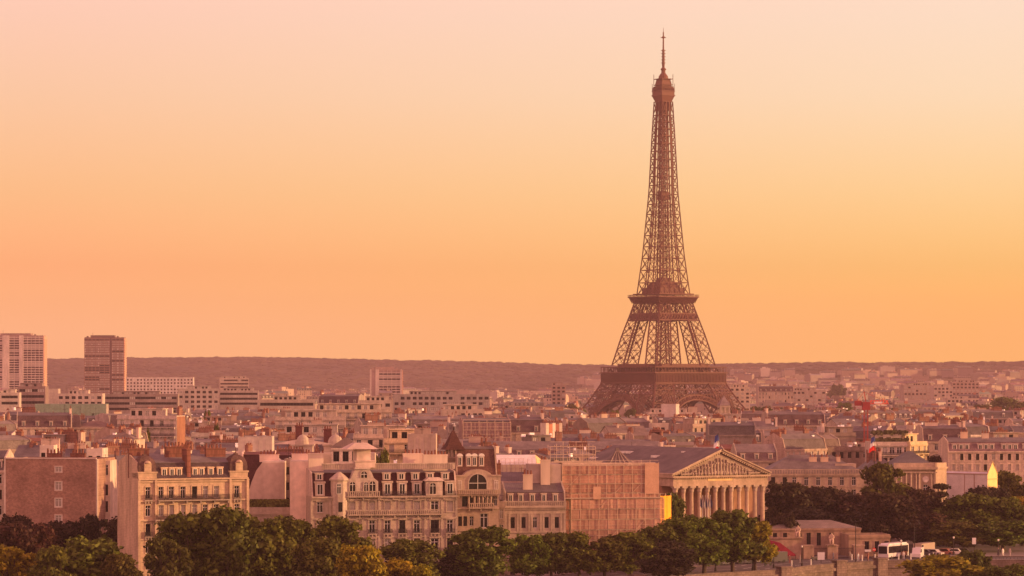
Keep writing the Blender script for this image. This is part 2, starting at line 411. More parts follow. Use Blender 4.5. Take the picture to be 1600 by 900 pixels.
def lattice_leg(mb, sx, sy, levels, chord, brace, sub=1, outer_only=False):
    faces = (0, 3) if outer_only else (0, 1, 2, 3)
    for z0, z1 in zip(levels, levels[1:]):
        a, b = cor(sx, sy, z0), cor(sx, sy, z1)
        for k in range(4):
            j = (k + 1) % 4
            mb.bar(a[k], b[k], chord if k != 2 or not outer_only else chord * .6)
            if k not in faces: continue
            mb.bar(a[k], b[j], brace); mb.bar(a[j], b[k], brace); mb.bar(b[k], b[j], brace * 1.25)
            if sub:
                m = (a[k] + b[k]) / 2; n = (a[j] + b[j]) / 2; c = (a[k] + a[j] + b[k] + b[j]) / 4
                mb.bar(m, (a[k] + a[j]) / 2, brace * .6); mb.bar(m, (b[k] + b[j]) / 2, brace * .6); mb.bar(n, (a[k] + a[j]) / 2, brace * .6); mb.bar(n, (b[k] + b[j]) / 2, brace * .6)
                mb.bar(c - Vector((0, 0, .9)), c + Vector((0, 0, .9)), 1.3)
for sx in (-1, 1):
    for sy in (-1, 1):
        mb = MB(); lattice_leg(mb, sx, sy, [0, 10, 20, 30, 38, 45, 57.6], 1.15, .42)
        lattice_leg(mb, sx, sy, [60, 72, 84, 95.5, 101, 110.5], 1.0, .36)
        # stairs and lift track inside the leg
        c0 = sum(cor(sx, sy, 58), Vector()) / 4; c1 = sum(cor(sx, sy, 112), Vector()) / 4
        for q in (-1.6, 1.6): mb.bar(c0 + Vector((q, 0, 0)), c1 + Vector((q, 0, 0)), 1.0)
        for k in range(16):
            z = 58 + k * 3.4; t = (z - 58) / 54; c = c0.lerp(c1, t); mb.box(c.x - 1.6, c.x + 1.6, c.y - .9, c.y + .9, z, z + .35)
        leg = mb.build('leg', 'tower_iron', tower)
        mb = MB(); mb.box(sx * 50 - 14, sx * 50 + 14, sy * 50 - 14, sy * 50 + 14, 0, 4); mb.build('masonry_foot', 'quay_stone', leg)
# girder bands between the legs
def ring(mb, z0, z1, s0, s1, nb, w, solid=0, post=None):
    for k in range(4):
        c, s = [(1, 0), (0, 1), (-1, 0), (0, -1)][k]
        def P(t, z, ss): return Vector((c * ss - s * t * ss, s * ss + c * t * ss, z))
        mb.bar(P(-1, z0, s0), P(1, z0, s0), w); mb.bar(P(-1, z1, s1), P(1, z1, s1), w)
        for i in range(nb):
            t0 = -1 + 2 * i / nb; t1 = -1 + 2 * (i + 1) / nb
            if post: mb.bar(P(t0, z0, s0), P(t0, z1, s1), post)
            else:
                mb.bar(P(t0, z0, s0), P(t1, z1, s1), w * .6); mb.bar(P(t1, z0, s0), P(t0, z1, s1), w * .6)
mb = MB()
ring(mb, 36.5, 40.8, S(36.5), S(40.8), 20, .55); ring(mb, 40.8, 45.2, S(40.8) - .1, S(45.2), 20, .55)
mb.box(-33.5, 33.5, -33.5, 33.5, 44.5, 46)
for a in (0, 1):
    for s in (-1, 1):
        x0, x1, y0, y1 = (-35.4, 35.4, s * 35.4 - .3, s * 35.4 + .3) if a == 0 else (s * 35.4 - .3, s * 35.4 + .3, -35.1, 35.1)
        mb.box(x0, x1, y0, y1, 46, 53.4)
        for k in range(48):
            t = -34.9 + k * 1.485
            if a == 0: mb.bar((t, s * 36.0, 46.2), (t, s * 36.3, 53), .5)
            else: mb.bar((s * 36.0, t, 46.2), (s * 36.3, t, 53), .5)
mb.box(-36.8, 36.8, -36.8, 36.8, 53.4, 54.3); mb.box(-36.2, 36.2, -36.2, 36.2, 45.6, 46.3)
plat = mb.build('lower_platform', 'tower_iron', tower)
mb = MB()
ring(mb, 54.3, 58.2, 35.6, 35.6, 22, .35, post=.4)
mb.box(-35.9, 35.9, -35.9, 35.9, 58.2, 58.8)
mb.build('gallery', 'tower_iron', plat)
mb = MB()
for (x0, x1, y0, y1) in [(-24, 24, -29, -20), (-24, 24, 20, 29), (-29, -20, -18, 18), (20, 29, -18, 18)]: mb.box(x0, x1, y0, y1, 54.4, 61.0)
mb.build('platform_pavilion', 'tower_iron', plat)
# arches
for k in range(4):
    mb = MB(); c, s = [(1, 0), (0, 1), (-1, 0), (0, -1)][k]
    def P(t, z, o=0.0):
        ss = S(max(z, 12)) + .4 + o; return Vector((c * ss - s * t, s * ss + c * t, z))
    Ro, Ri = 36.3, 32.6; prev = None; nseg = 34
    for i in range(nseg + 1):
        a = R(8) + (math.pi - R(16)) * i / nseg
        po = P(Ro * math.cos(a) * 1.03, Ro * math.sin(a)); pi_ = P(Ri * math.cos(a) * 1.03, Ri * math.sin(a)); pb = P(Ri * math.cos(a) * 1.03, Ri * math.sin(a), -5)
        mb.bar(po, pi_, .45); mb.bar(pi_, pb, .4)
        if prev:
            mb.bar(prev[0], po, 1.0); mb.bar(prev[1], pi_, 1.0); mb.bar(prev[2], pb, .8); mb.bar(prev[0], pi_, .4); mb.bar(prev[1], po, .4)
            mb.face([prev[1], pi_, pb, prev[2]])
        if Ro * math.sin(a) > 14 and i % 1 == 0:
            t = Ro * math.cos(a) * 1.03; mb.bar(po, P(t, 36.6), .55)
        prev = (po, pi_, pb)
    mb.build('arch', 'tower_iron', tower)
# belt and second platform
mb = MB(); ring(mb, 96.2, 101.2, S(96.2), S(101.2), 14, .9)
for s in (-1, 1):
    mb.box(-18.6, 18.6, s * 18.9 - .2, s * 18.9 + .2, 97, 100.6); mb.box(s * 18.9 - .2, s * 18.9 + .2, -18.6, 18.6, 97, 100.6)
ring(mb, 101.2, 110.0, S(101.2), S(110), 9, .6)
mb.build('girder_belt', 'tower_iron', tower)
mb = MB(); q = [(-1, -1), (1, -1), (1, 1), (-1, 1)]
mb.prismz([(x * 16.8, y * 16.8) for x, y in q], 109.4, 111.5, inset=1.1); mb.prismz([(x * 18.3, y * 18.3) for x, y in q], 111.5, 114.0, inset=1.06)
mb.box(-20.4, 20.4, -20.4, 20.4, 114.0, 114.8)
for k in range(30):
    t = -18 + k * 1.24
    for s in (-1, 1): mb.bar((t, s * 17.6, 109.6), (t * 1.07, s * 19.9, 114), .4); mb.bar((s * 17.6, t, 109.6), (s * 19.9, t * 1.07, 114), .4)
p2_ = mb.build('middle_platform', 'tower_iron', tower)
mb = MB(); ring(mb, 114.8, 116.3, 20.2, 20.2, 34, .22, post=.2); mb.box(-17.4, 17.4, -17.4, 17.4, 116.4, 117.3)
mb.build('railing', 'tower_iron', p2_)
mb = MB(); mb.prismz([(x * 12.3, y * 12.3) for x, y in q], 117.3, 122, inset=.97); mb.prismz([(x * 9.8, y * 9.8) for x, y in q], 122, 126.5, inset=.75)
mb.prismz([(x * 4.5, y * 4.5) for x, y in q], 126.5, 130, inset=.9); mb.build('machine_house', 'tower_iron', p2_)
# upper shaft
mb = MB(); lev = [115.7]
while lev[-1] < 262: lev.append(lev[-1] + max(5.2, 10.4 - (lev[-1] - 115) * .036))
lev[-1] = 271
for sx in (-1, 1):
    for sy in (-1, 1): lattice_leg(mb, sx, sy, lev, .8, .36, 0, True)
for z0, z1 in zip(lev, lev[1:]):
    for k in range(4):
        c, s = [(1, 0), (0, 1), (-1, 0), (0, -1)][k]
        def P(t, z): ss = S(z); return Vector((c * ss - s * t, s * ss + c * t, z))
        g0 = S(z0) - Wd(z0); g1 = S(z1) - Wd(z1)
        mb.bar(P(-S(z1), z1), P(S(z1), z1), .6)
        if z0 < 186: mb.bar(P(-g0, z0), P(g1, z1), .3); mb.bar(P(g0, z0), P(-g1, z1), .3)
mb.build('upper_shaft', 'tower_iron', tower)
mb = MB()
for x in (-2.2, 2.2):
    for y in (-2.2, 2.2): mb.bar((x, y, 117), (x, y, 275), .5)
for k in range(40):
    z = 120 + k * 3.9; mb.box(-2.3, 2.3, -2.3, 2.3, z, z + .45); mb.bar((-2.2, -2.2, z), (2.2, -2.2, z + 3.9), .4); mb.bar((2.2, 2.2, z), (-2.2, 2.2, z + 3.9), .4); mb.bar((-2.2, 2.2, z), (-2.2, -2.2, z + 3.9), .4)
mb.build('lift_column', 'tower_iron', tower)
mb = MB(); mb.box(-4.4, 4.4, -4.4, 4.4, 192.5, 195); mb.box(-3.2, 3.2, -3.2, 3.2, 195, 199); mb.build('lift_landing', 'tower_iron', tower)
# summit
mb = MB(); mb.prismz([(x * 5.0, y * 5.0) for x, y in q], 264, 271, inset=1.05, m=0); mb.prismz([(x * 5.3, y * 5.3) for x, y in q], 271, 275.6, inset=1.38)
mb.box(-7.7, 7.7, -7.7, 7.7, 275.6, 276.4); mb.box(-7.2, 7.2, -7.2, 7.2, 276.4, 279.2)
top = mb.build('summit_platform', 'tower_iron', tower)
mb = MB(); ring(mb, 279.2, 282.0, 7.3, 7.0, 12, .35); ring(mb, 279.2, 283.2, 6.6, 6.6, 14, .3, post=.3); mb.box(-7.6, 7.6, -7.6, 7.6, 279.2, 279.7); mb.build('cage', 'tower_iron', top)
mb = MB(); mb.box(-5.2, 5.2, -5.2, 5.2, 279.7, 285); mb.box(-6.4, 6.4, -6.4, 6.4, 284.2, 284.8); mb.prismz([(x * 5.4, y * 5.4) for x, y in q], 285, 289.2, inset=.82); mb.box(-6.3, 6.3, -6.3, 6.3, 289.0, 289.5)
for (x, y) in q: mb.bar((x * 6.2, y * 6.2, 284), (x * 6.2, y * 6.2, 293), .35); mb.bar((x * 7.2, y * 7.2, 279), (x * 7.2, y * 7.2, 285.5), .3)
mb.build('summit_cabin', 'tower_iron', top)
mb = MB(); mb.lathe([(4.6, 289.4), (4.2, 291.5), (2.8, 293.3), (1.9, 294.2), (1.9, 296.5), (2.6, 296.7), (2.4, 297.6), (1.2, 298.5), (1.2, 301)], seg=12); mb.build('summit_dome', 'tower_iron', top)
mb = MB(); mb.bar((0, 0, 300), (0, 0, 313), 1.9, n=8, w2=1.5); mb.bar((0, 0, 313), (0, 0, 327), 1.15, n=6, w2=.8); mb.bar((0, 0, 326.9), (0, 0, 330.5), .35, w2=.2)
for z in (302, 304.5, 307, 309.5, 312): mb.box(-1.5, 1.5, -1.5, 1.5, z, z + .5)
mb.bar((-3, 0, 322.6), (3, 0, 322.6), .4); mb.bar((0, -3, 322.6), (0, 3, 322.6), .4); mb.box(-.8, .8, -.8, .8, 322, 323.6)
mb.build('antenna_mast', 'tower_iron', top)
FOOT.append((TX, TD, 75))
top.scale = (.88, .88, 1)
# ------------------------------------------------------------------ building kit
RNG = random.Random(77)
def unit_window(kind):
    mb = MB(); g = 0
    mb.face([(-.5, .03, 0), (.5, .03, 0), (.5, .03, 1), (-.5, .03, 1)], 0)
    f = .09
    for (a, b) in ((-.5, -.5 + f), (.5 - f, .5), (-f * .5, f * .5)): mb.box(a, b, -.04, .02, 0, 1, 1)
    for z in (0, .70, .955): mb.box(-.5 + f, -f * .5, -.035, .015, z, z + .045, 1); mb.box(f * .5, .5 - f, -.035, .015, z, z + .045, 1)
    return mb.mesh('window_' + kind, {'dark': ['glass', 'wrought_iron'], 'cross': ['glass', 'white_paint'], 'curtain': ['curtain_glass', 'white_paint'], 'shutter': ['shutter', 'shutter']}[kind])
WIN = {k: unit_window(k) for k in ('dark', 'cross', 'curtain', 'shutter')}
def unit_dormer(kind):
    mb = MB()      # front at y=0, width 1, height 1, depth 1 ; window faces -y
    mb.box(-.5, .5, .0, 1.0, 0, .88, 0)
    mb.face([(-.30, -.012, .12), (.30, -.012, .12), (.30, -.012, .78), (-.30, -.012, .78)], 2)
    for a, b in ((-.32, -.26), (.26, .32), (-.03, .03)): mb.box(a, b, -.04, -.014, .1, .8, 1)
    mb.box(-.32, .32, -.045, -.013, .06, .12, 1); mb.box(-.32, .32, -.045, -.013, .78, .84, 1)
    if kind == 'gable': mb.extr([(0, 0), (0, 0)], 0, 0, [0]) if False else None
    if kind == 'gable':
        mb.face([(-.6, -.1, .88), (.6, -.1, .88), (0, -.1, 1.2)], 1); mb.face([(-.6, -.1, .88), (0, -.1, 1.2), (0, 1.1, 1.2), (-.6, 1.1, .88)], 3); mb.face([(.6, -.1, .88), (.6, 1.1, .88), (0, 1.1, 1.2), (0, -.1, 1.2)], 3)
    elif kind == 'flat': mb.box(-.58, .58, -.1, 1.1, .881, 1.0, 3)
    else:
        n = 6; P = [(-.58 * math.cos(math.pi * k / n), .88 + .26 * math.sin(math.pi * k / n)) for k in range(n + 1)]
        mb.face([(x, -.1, z) for x, z in P], 1)
        for a, b in zip(P, P[1:]): mb.face([(a[0], -.1, a[1]), (a[0], 1.1, a[1]), (b[0], 1.1, b[1]), (b[0], -.1, b[1])], 3)
    return mb.mesh('dormer_' + kind, ['plaster', 'white_paint', 'glass', 'zinc'])
DORM = {k: unit_dormer(k) for k in ('gable', 'flat', 'round')}
_k = MB(); _k.box(-.5, .5, -.5, .5, 0, 1, 0); _k.box(-.56, .56, -.56, .56, 1.001, 1.1, 1); SKM = _k.mesh('skylight', ['slate', 'glass'])
CHM = {}
def pot(mb, x, y, z, m=1, h=.75, r=.2): mb.lathe([(r * 1.1, 0), (r, .1), (r * .8, h * .85), (r, h)], x, y, 6, m, z)
def chimney_mesh(Lg, along, body, pots=True):
    key = (round(Lg), along, body, pots)
    if key in CHM: return CHM[key]
    mb = MB(); Lg = round(Lg); hx, hy = (Lg / 2, .38) if along == 'x' else (.38, Lg / 2)
    mb.box(-hx, hx, -hy, hy, 0, .9, 0); mb.box(-hx - .08, hx + .08, -hy - .08, hy + .08, .9, .94, 0)
    n = max(2, int(Lg / .55)); rr = random.Random(Lg * 7 + len(body))
    if pots:
        for k in range(n):
            if rr.random() < .12: continue
            t = -Lg / 2 + .3 + (Lg - .6) * k / (n - 1); h = rr.choice((.05, .08, .1))
            x, y = (t, 0) if along == 'x' else (0, t)
            mb.prismz([(x - .17, y - .17), (x + .17, y - .17), (x + .17, y + .17), (x - .17, y + .17)], .94, .94 + h * 1.4, 1, .75)
    CHM[key] = mb.mesh('chimney', [body, 'terracotta']); return CHM[key]
POT = None
def pot_mesh():
    global POT
    if POT is None:
        mb = MB(); pot(mb, 0, 0, 0, 0); POT = mb.mesh('chimney_pot', ['terracotta'])
    return POT
def chimney(root, x, y, z0, z1, Lg, along='y', body='plaster', color=(.4, .3, .24), near=False):
    """z scaled so the shaft spans z0..z1"""
    hgt = (z1 - z0) / .94
    o = link('chimney', chimney_mesh(Lg, along, body, not near), root, color, (x, y, z0), 0, (1, 1, hgt))
    if near:
        n = max(2, int(Lg / .62))
        for k in range(n):
            if RNG.random() < .1: continue
            t = -Lg / 2 + .3 + (Lg - .6) * k / (n - 1)
            link('chimney_pot', pot_mesh(), o, None, (t, 0, .94) if along == 'x' else (0, t, .94), 0, (1, 1, 1 / hgt * RNG.uniform(.8, 1.3)))
    return o
def facade(mb, w, z0, z1, ops, m=0, dep=.3, y=0.0):
    """front wall facing -y with true openings (u0,u1,v0,v1)"""
    us = sorted({0, w} | {o[0] for o in ops} | {o[1] for o in ops}); vs = sorted({z0, z1} | {o[2] for o in ops} | {o[3] for o in ops})
    for v0, v1 in zip(vs, vs[1:]):
        run = None
        for u0, u1 in zip(us, us[1:]):
            cu, cv = (u0 + u1) / 2, (v0 + v1) / 2
            hole = any(o[0] < cu < o[1] and o[2] < cv < o[3] for o in ops)
            if hole:
                if run is not None: mb.face([(run, y, v0), (u0, y, v0), (u0, y, v1), (run, y, v1)], m); run = None
            elif run is None: run = u0
        if run is not None: mb.face([(run, y, v0), (w, y, v0), (w, y, v1), (run, y, v1)], m)
    for a, b, c, d in ops:
        mb.face([(a, y, c), (a, y + dep, c), (a, y + dep, d), (a, y, d)], m); mb.face([(b, y, c), (b, y, d), (b, y + dep, d), (b, y + dep, c)], m)
        mb.face([(a, y, c), (b, y, c), (b, y + dep, c), (a, y + dep, c)], m); mb.face([(a, y, d), (a, y + dep, d), (b, y + dep, d), (b, y, d)], m)
def shell(mb, w, dep, z0, z1, m=0):
    mb.face([(0, 0, z0), (0, 0, z1), (0, dep, z1), (0, dep, z0)], m); mb.face([(w, 0, z0), (w, dep, z0), (w, dep, z1), (w, 0, z1)], m)
    mb.face([(0, dep, z0), (0, dep, z1), (w, dep, z1), (w, dep, z0)], m); mb.face([(0, 0, z1), (w, 0, z1), (w, dep, z1), (0, dep, z1)], m)
class Bld: pass
def building(name, label, px0, px1, D, th, ze, dep=12, roof='mansard', wall=(.42, .33, .27), roofc=(.16, .13, .13), rh=(3, 1.6), bays=None, nf=2, win=(1.15, 2.0), storey=3.2,
             vis=('cross', 'dark', 'curtain', 'shutter'), wallmat='masonry', dorm=0, dkind='flat', chim=0, chimc=(.40, .30, .24), chimbody='plaster', group=None, cat='building',
             z0=0, cornice=True, reg=True, flatc=None, sillz=1.0, near=False, bandw=False, endc=None, parapet=.9, clutter=True, ridge=None, slatec=None, first=None, w=None, x0=None, skyl=0):
    th = R(th); B = Bld(); rn = RNG; roofc = tuple(q * .6 for q in roofc)
    if w is None: w = solve_w(px0, px1, D, th)
    if x0 is None: x0 = (px0 - 800) * D / F
    root = thing(name, label, cat, (x0, D, z0), th, group); B.root = root; B.w = w; B.D = D; B.th = th
    ze = ze - z0; B.ze = ze; B.dep = dep
    ops = []; wins = []
    if bays is None: bays = max(2, int(w / 2.9))
    cs = bays if isinstance(bays, (list, tuple)) else [w * (k + .5) / bays for k in range(bays)]
    ww, wh = win
    lev = first if first is not None else [ze - .75 - wh - storey * k for k in range(nf)]
    for zb in lev:
        if isinstance(zb, tuple): zb, hh = zb
        else: hh = wh
        if zb < .5: continue
        if bandw:      # long strip windows
            ops.append((.8, w - .8, zb, zb + hh))
            n = max(1, int((w - 1.6) / 3.2)); bw = (w - 1.6) / n
            for k in range(n): wins.append((.8 + bw * (k + .5), zb, bw, hh, rn.choice(('dark',) * 7 + ('curtain',))))
        else:
            kv = rn.choice(vis)
            for c in cs:
                if rn.random() < .04 and not near: continue
                ops.append((c - ww / 2, c + ww / 2, zb, zb + hh)); wins.append((c, zb, ww, hh, kv if rn.random() < .5 else rn.choice(vis)))
    mb = MB(); facade(mb, w, 0, ze, ops); shell(mb, w, dep, 0, ze)
    if cornice:
        mb.box(-.1, w + .1, -.32, 0.0, ze - .35, ze + .02); mb.box(0, w, -.18, 0.0, ze - .6, ze - .36)
        if nf > 1 and not bandw: mb.box(0, w, -.14, -.001, ze - .75 - wh - .5 - storey * 0, ze - .75 - wh - .3)
    if near:
        for (a, b, c, d) in ops:
            mb.box(a - .16, a, -.07, -.001, c, d + .14); mb.box(b, b + .16, -.07, -.001, c, d + .14); mb.box(a, b, -.07, -.001, d, d + .18); mb.box(a - .2, b + .2, -.14, -.001, c - .16, c)
    B.wall = mb.build('wall', wallmat, root, wall)
    for (c, zb, a, b, kv) in wins: link('window', WIN[kv], root, None, (c, .26 if not bandw else .2, zb), 0, (a, 1, b))
    h1, h2 = rh; sl = slatec or tuple(q * .72 for q in roofc); mats = ['slate', 'zinc', wallmat]
    top = ze
    if roof == 'mansard':
        a = h1 * .42
        prof = [(0, ze), (0, ze + .05), (a, ze + h1), (dep / 2, ze + h1 + h2), (dep - a, ze + h1), (dep, ze)]
        mb = MB(); up = [(a - .12, ze + h1), (dep / 2, ze + h1 + h2), (dep - a + .12, ze + h1), (dep - a, ze + h1 - .12), (a, ze + h1 - .12)]
        low = [(.02, ze + .01), (a, ze + h1 - .1), (dep - a, ze + h1 - .1), (dep - .02, ze + .01)]
        mb.extr(low, .3, w - .3, [0, 0, 0, 0], 0); B.roof = mb.build('roof', ['slate'], root, sl)
        mb = MB(); mb.extr(up, .3, w - .3, [0], 0); mb.build('roof_top', ['zinc'], B.roof, roofc)
        for xa in (0, w - .3):
            mb = MB(); mb.extr([(.0, ze), (a - .25, ze + h1 + .15), (dep / 2, ze + h1 + h2 + .3), (dep - a + .25, ze + h1 + .15), (dep, ze)], xa, xa + .3, [0], 0)
            mb.build('party_wall', [wallmat], root, endc or wall)
        top = ze + h1 + h2; B.slope = (a, h1)
        if dorm:
            for k in range(dorm):
                x = w * (k + .5) / dorm; link('dormer', DORM[dkind], B.roof, endc or wall, (x, .28, ze + .25), 0, (1.25, 1.3, min(2.0, h1 * .8)))
    elif roof == 'gable':
        mb = MB(); H = h1 + h2; mb.extr([(-.3, ze - .1), (dep / 2, ze + H), (dep + .3, ze - .1), (dep + .3, ze + .02), (dep / 2, ze + H + .2), (-.3, ze + .02)][::-1], 0.0, w, [0], 0)
        mb2 = MB(); mb2.extr([(0, ze), (dep / 2, ze + H - .05), (dep, ze)], .2, w - .2, [0], 0)
        B.roof = mb.build('roof', ['zinc'], root, roofc); mb2.build('gable', [wallmat], root, endc or wall); top = ze + H
    elif roof == 'hip':
        H = h1 + h2; mb = MB(); e = .35; ins = min(dep / 2, w / 2 - .5)
        P = [(-e, -e, ze + .03), (w + e, -e, ze + .03), (w + e, dep + e, ze + .03), (-e, dep + e, ze + .03), (ins, dep / 2, ze + H), (w - ins, dep / 2, ze + H)]
        for f in ((0, 1, 5, 4), (1, 2, 5), (2, 3, 4, 5), (3, 0, 4), (3, 2, 1, 0)): mb.face([P[k] for k in f])
        B.roof = mb.build('roof', ['zinc'], root, roofc); top = ze + H
    elif roof == 'flat':
        mb = MB(); mb.box(.35, w - .35, .35, dep - .35, ze + .005, ze + .15); B.roof = mb.build('roof', ['slate'], root, roofc)
        mb = MB()
        for (a, b, c, d) in ((0, w, 0, .3), (0, w, dep - .3, dep), (0, .3, .3, dep - .3), (w - .3, w, .3, dep - .3)): mb.box(a, b, c, d, ze + .02, ze + parapet)
        mb.build('parapet', [wallmat], root, wall); top = ze + parapet
        if h1 > 0 and w > 8:
            a = w * rn.uniform(.05, .3); b = w * rn.uniform(.6, .95)
            mb = MB(); q = 2.4; mb2 = MB()
            facade(mb, b - a, 0, h1, [(k * q + .5, k * q + 1.9, .5, h1 - .5) for k in range(int((b - a) / q - .2))], dep=.2); shell(mb, b - a, dep * .6, 0, h1)
            mb.box(-.3, b - a + .3, -.4, dep * .6 + .3, h1 + .003, h1 + .25)
            pe = mb.build('penthouse', [wallmat], root, tuple(min(.6, q_ * 1.1) for q_ in wall), (a, dep * .2, ze + .15))
            for k in range(int((b - a) / q - .2)): link('window', WIN[rn.choice(('dark', 'curtain'))], pe, None, (k * q + 1.2, .18, .5), 0, (1.4, 1, h1 - 1))
            top = max(top, ze + .15 + h1)
    B.top = top
    zr = ze + .2
    for k in range(chim):
        al = 'y' if rn.random() < .6 else 'x'
        Lg = rn.uniform(2.2, min(6, dep * .5)); x = rn.choice((.45, w - .45)) if al == 'y' and rn.random() < .6 else rn.uniform(1 + Lg * .5 * (al == 'x'), w - 1 - Lg * .5 * (al == 'x')) if w > Lg + 3 else w / 2
        y = rn.uniform(dep * .35, dep * .65)
        body = chimbody if rn.random() < .6 else 'brickwork'
        cc = chimc if body == 'plaster' else (.25, .12, .09)
        chimney(root, x, y, ze * .98, top + rn.uniform(.5, 1.5), Lg, al, body, cc, near)
    if skyl:
        for k in range(skyl):
            link('skylight', SKM, root, None, (rn.uniform(1, w - 1), rn.uniform(dep * .2, dep * .8), (top if roof == 'flat' else ze + sum(rh) * .72) - .3), 0, (rn.uniform(.5, 1.4), rn.uniform(.6, 1.6), rn.uniform(.5, 1.5)))
    if clutter:
        mb = MB(); n = 1
        for k in range(n):
            x = rn.uniform(1, w - 1); z = top - .5; mb.bar((x, dep / 2, z), (x, dep / 2, top + rn.uniform(1, 3.2)), .07)
            mb.bar((x - .5, dep / 2, top + 1.0), (x + .5, dep / 2, top + 1.0), .05)
        mb.build('aerial', 'wrought_iron', root)
    if reg:
        cover(px0, pxof(x0 + w * math.cos(th), D + w * math.sin(th)), pyof(top + z0, D + dep / 2))
        n = max(1, int(w / max(8, dep)))
        for k in range(n + 1):
            u = w * (k + .5) / (n + 1); FOOT.append((x0 + u * math.cos(th) - dep / 2 * math.sin(th), D + u * math.sin(th) + dep / 2 * math.cos(th), max(w / (n + 1), dep) * .55))
    B.x0 = x0; B.label = label
    return B
def balcony(B, x0, x1, z, proj=.9, h=1.0, slab=.25, solid=False, y=0.0, color=None, wallmat='ashlar', wall=None):
    mb = MB(); mb.box(x0, x1, y - proj, y - .002, z - slab, z)
    n = max(2, int((x1 - x0) / 2.4))
    for k in range(n + 1):
        x = x0 + .2 + (x1 - x0 - .4) * k / n; mb.box(x - .12, x + .12, y - proj * .8, y - .004, z - slab - .5, z - slab - .001)
    bo = mb.build('balcony', wallmat, B.root, wall or (.42, .33, .27))
    mb = MB()
    if solid:
        mb.box(x0, x1, y - proj, y - proj + .16, z + h - .18, z + h)
        k = x0 + .12
        while k < x1: mb.box(k, k + .2, y - proj + .02, y - proj + .14, z, z + h - .18); k += .42
        mb.build('balustrade', wallmat, bo, wall or (.42, .33, .27))
    else:
        for zz in (.08, h * .3, h): mb.box(x0, x1, y - proj + .02, y - proj + .07, z + zz - .04, z + zz)
        k = x0 + .05
        while k < x1: mb.box(k, k + .055, y - proj + .02, y - proj + .07, z, z + h - .04); k += .16
        for xs_ in (x0, x1 - .05): mb.box(xs_, xs_ + .05, y - proj + .07, y - .01, z + h - .05, z + h)
        mb.build('railing', 'wrought_iron', bo)
    return bo
# ------------------------------------------------------------------ the near row along the quay
CREAM = (.64, .46, .32)
# twin-domed corner house
D0 = 568
ze = zof(748, D0)
B = building('apartment_house', 'cream stone apartment house with two squat domed corner pavilions and iron balconies', 216, 387, D0, 25, ze, 13, 'mansard', CREAM, (.30, .25, .25), (2.9, 1.5),
             bays=[.5], nf=0, near=True, dorm=0, wallmat='ashlar', clutter=True, reg=True, slatec=(.075, .052, .058))
w = B.w
# rebuild the wall with its own openings
bpy.data.objects.remove(B.wall)
cx = [w * t for t in (.088, .205, .30, .405, .51, .61, .71, .90)]
fl = [(ze - 3.9, 2.3), (ze - 7.2, 2.1), (ze - 10.9, 2.3), (ze - 14.2, 2.2), (ze - 17.4, 2.2), (ze - 20.6, 2.0)]
ops = []; ws = []
for zb, hh in fl:
    if zb < .3: continue
    for c in cx: ops.append((c - .52, c + .52, zb, zb + hh)); ws.append((c, zb, 1.04, hh))
mb = MB(); facade(mb, w, 0, ze, ops, dep=.35); shell(mb, w, 13, 0, ze)
for zz, p, h in ((ze - .3, .5, .3), (ze - .75, .25, .3), (ze - 4.4, .3, .3), (ze - 8.1, .35, .35), (ze - 11.7, .2, .25), (ze - 15, .2, .25)): mb.box(-.05, w + .05, -p, -.001, zz, zz + h)
for xa, xb in ((-.15, .35), (w * .145, w * .165), (w * .825, w * .845), (w - .35, w + .15)): mb.box(xa, xb, -.45, -.002, 0, ze - .31)
for (a, b, c, d) in ops: mb.box(a - .17, a, -.1, -.003, c, d + .14); mb.box(b, b + .17, -.1, -.003, c, d + .14); mb.box(a, b, -.1, -.003, d, d + .2)
B.wall = mb.build('wall', 'ashlar', B.root, CREAM)
for k, (c, zb, a, b) in enumerate(ws): link('window', WIN[RNG.choice(('cross', 'cross', 'cross', 'dark', 'curtain', 'shutter'))], B.root, None, (c, .3, zb), 0, (a, 1, b))
balcony(B, w * .17, w * .82, ze - 4.1, .95); balcony(B, w * .14, w * .86, ze - 7.8, 1.1)
for c in (cx[0], cx[-1]): balcony(B, c - .8, c + .8, ze - 4.05, .5)
for c in cx: balcony(B, c - .75, c + .75, ze - 11.0, .45, .9, .2)
for xa in (0, w * .835):
    xb = xa + w * .165; ww_ = xb - xa; mb = MB(); mb.box(xa, xb, -.1, ww_, ze + .02, ze + 1.0); mb.box(xa - .15, xb + .15, -.25, ww_ + .15, ze + 1.0, ze + 1.3)
    pv = mb.build('pavilion_base', 'ashlar', B.root, CREAM)
    mb = MB(); cxm, cym = (xa + xb) / 2, ww_ / 2 - .05; pr = [(1, 0), (1.02, .28), (.95, .52), (.78, .76), (.5, .92), (.2, .99)]; hs = ww_ / 2 * .96
    for (s0, t0), (s1, t1) in zip(pr, pr[1:]):
        q = [(-1, -1), (1, -1), (1, 1), (-1, 1)]
        for k in range(4):
            a, b = q[k], q[(k + 1) % 4]
            mb.face([(cxm + a[0] * hs * s0, cym + a[1] * hs * s0, ze + 1.3 + 3.1 * t0), (cxm + b[0] * hs * s0, cym + b[1] * hs * s0, ze + 1.3 + 3.1 * t0), (cxm + b[0] * hs * s1, cym + b[1] * hs * s1, ze + 1.3 + 3.1 * t1), (cxm + a[0] * hs * s1, cym + a[1] * hs * s1, ze + 1.3 + 3.1 * t1)])
    mb.box(cxm - hs * .2, cxm + hs * .2, cym - hs * .2, cym + hs * .2, ze + 4.35, ze + 4.6); mb.bar((cxm, cym, ze + 4.6), (cxm, cym, ze + 5.6), .15)
    mb.build('dome', 'slate', pv, (.11, .065, .06))
    mb = MB(); mb.box(cxm - .7, cxm + .7, -.35, .15, ze + 1.3, ze + 2.9); mb.lathe([(.7, 0), (.55, .3), (.2, .5)], cxm, -.1, 8, 0, ze + 2.9); mb.build('stone_ornament', 'ashlar', pv, CREAM)
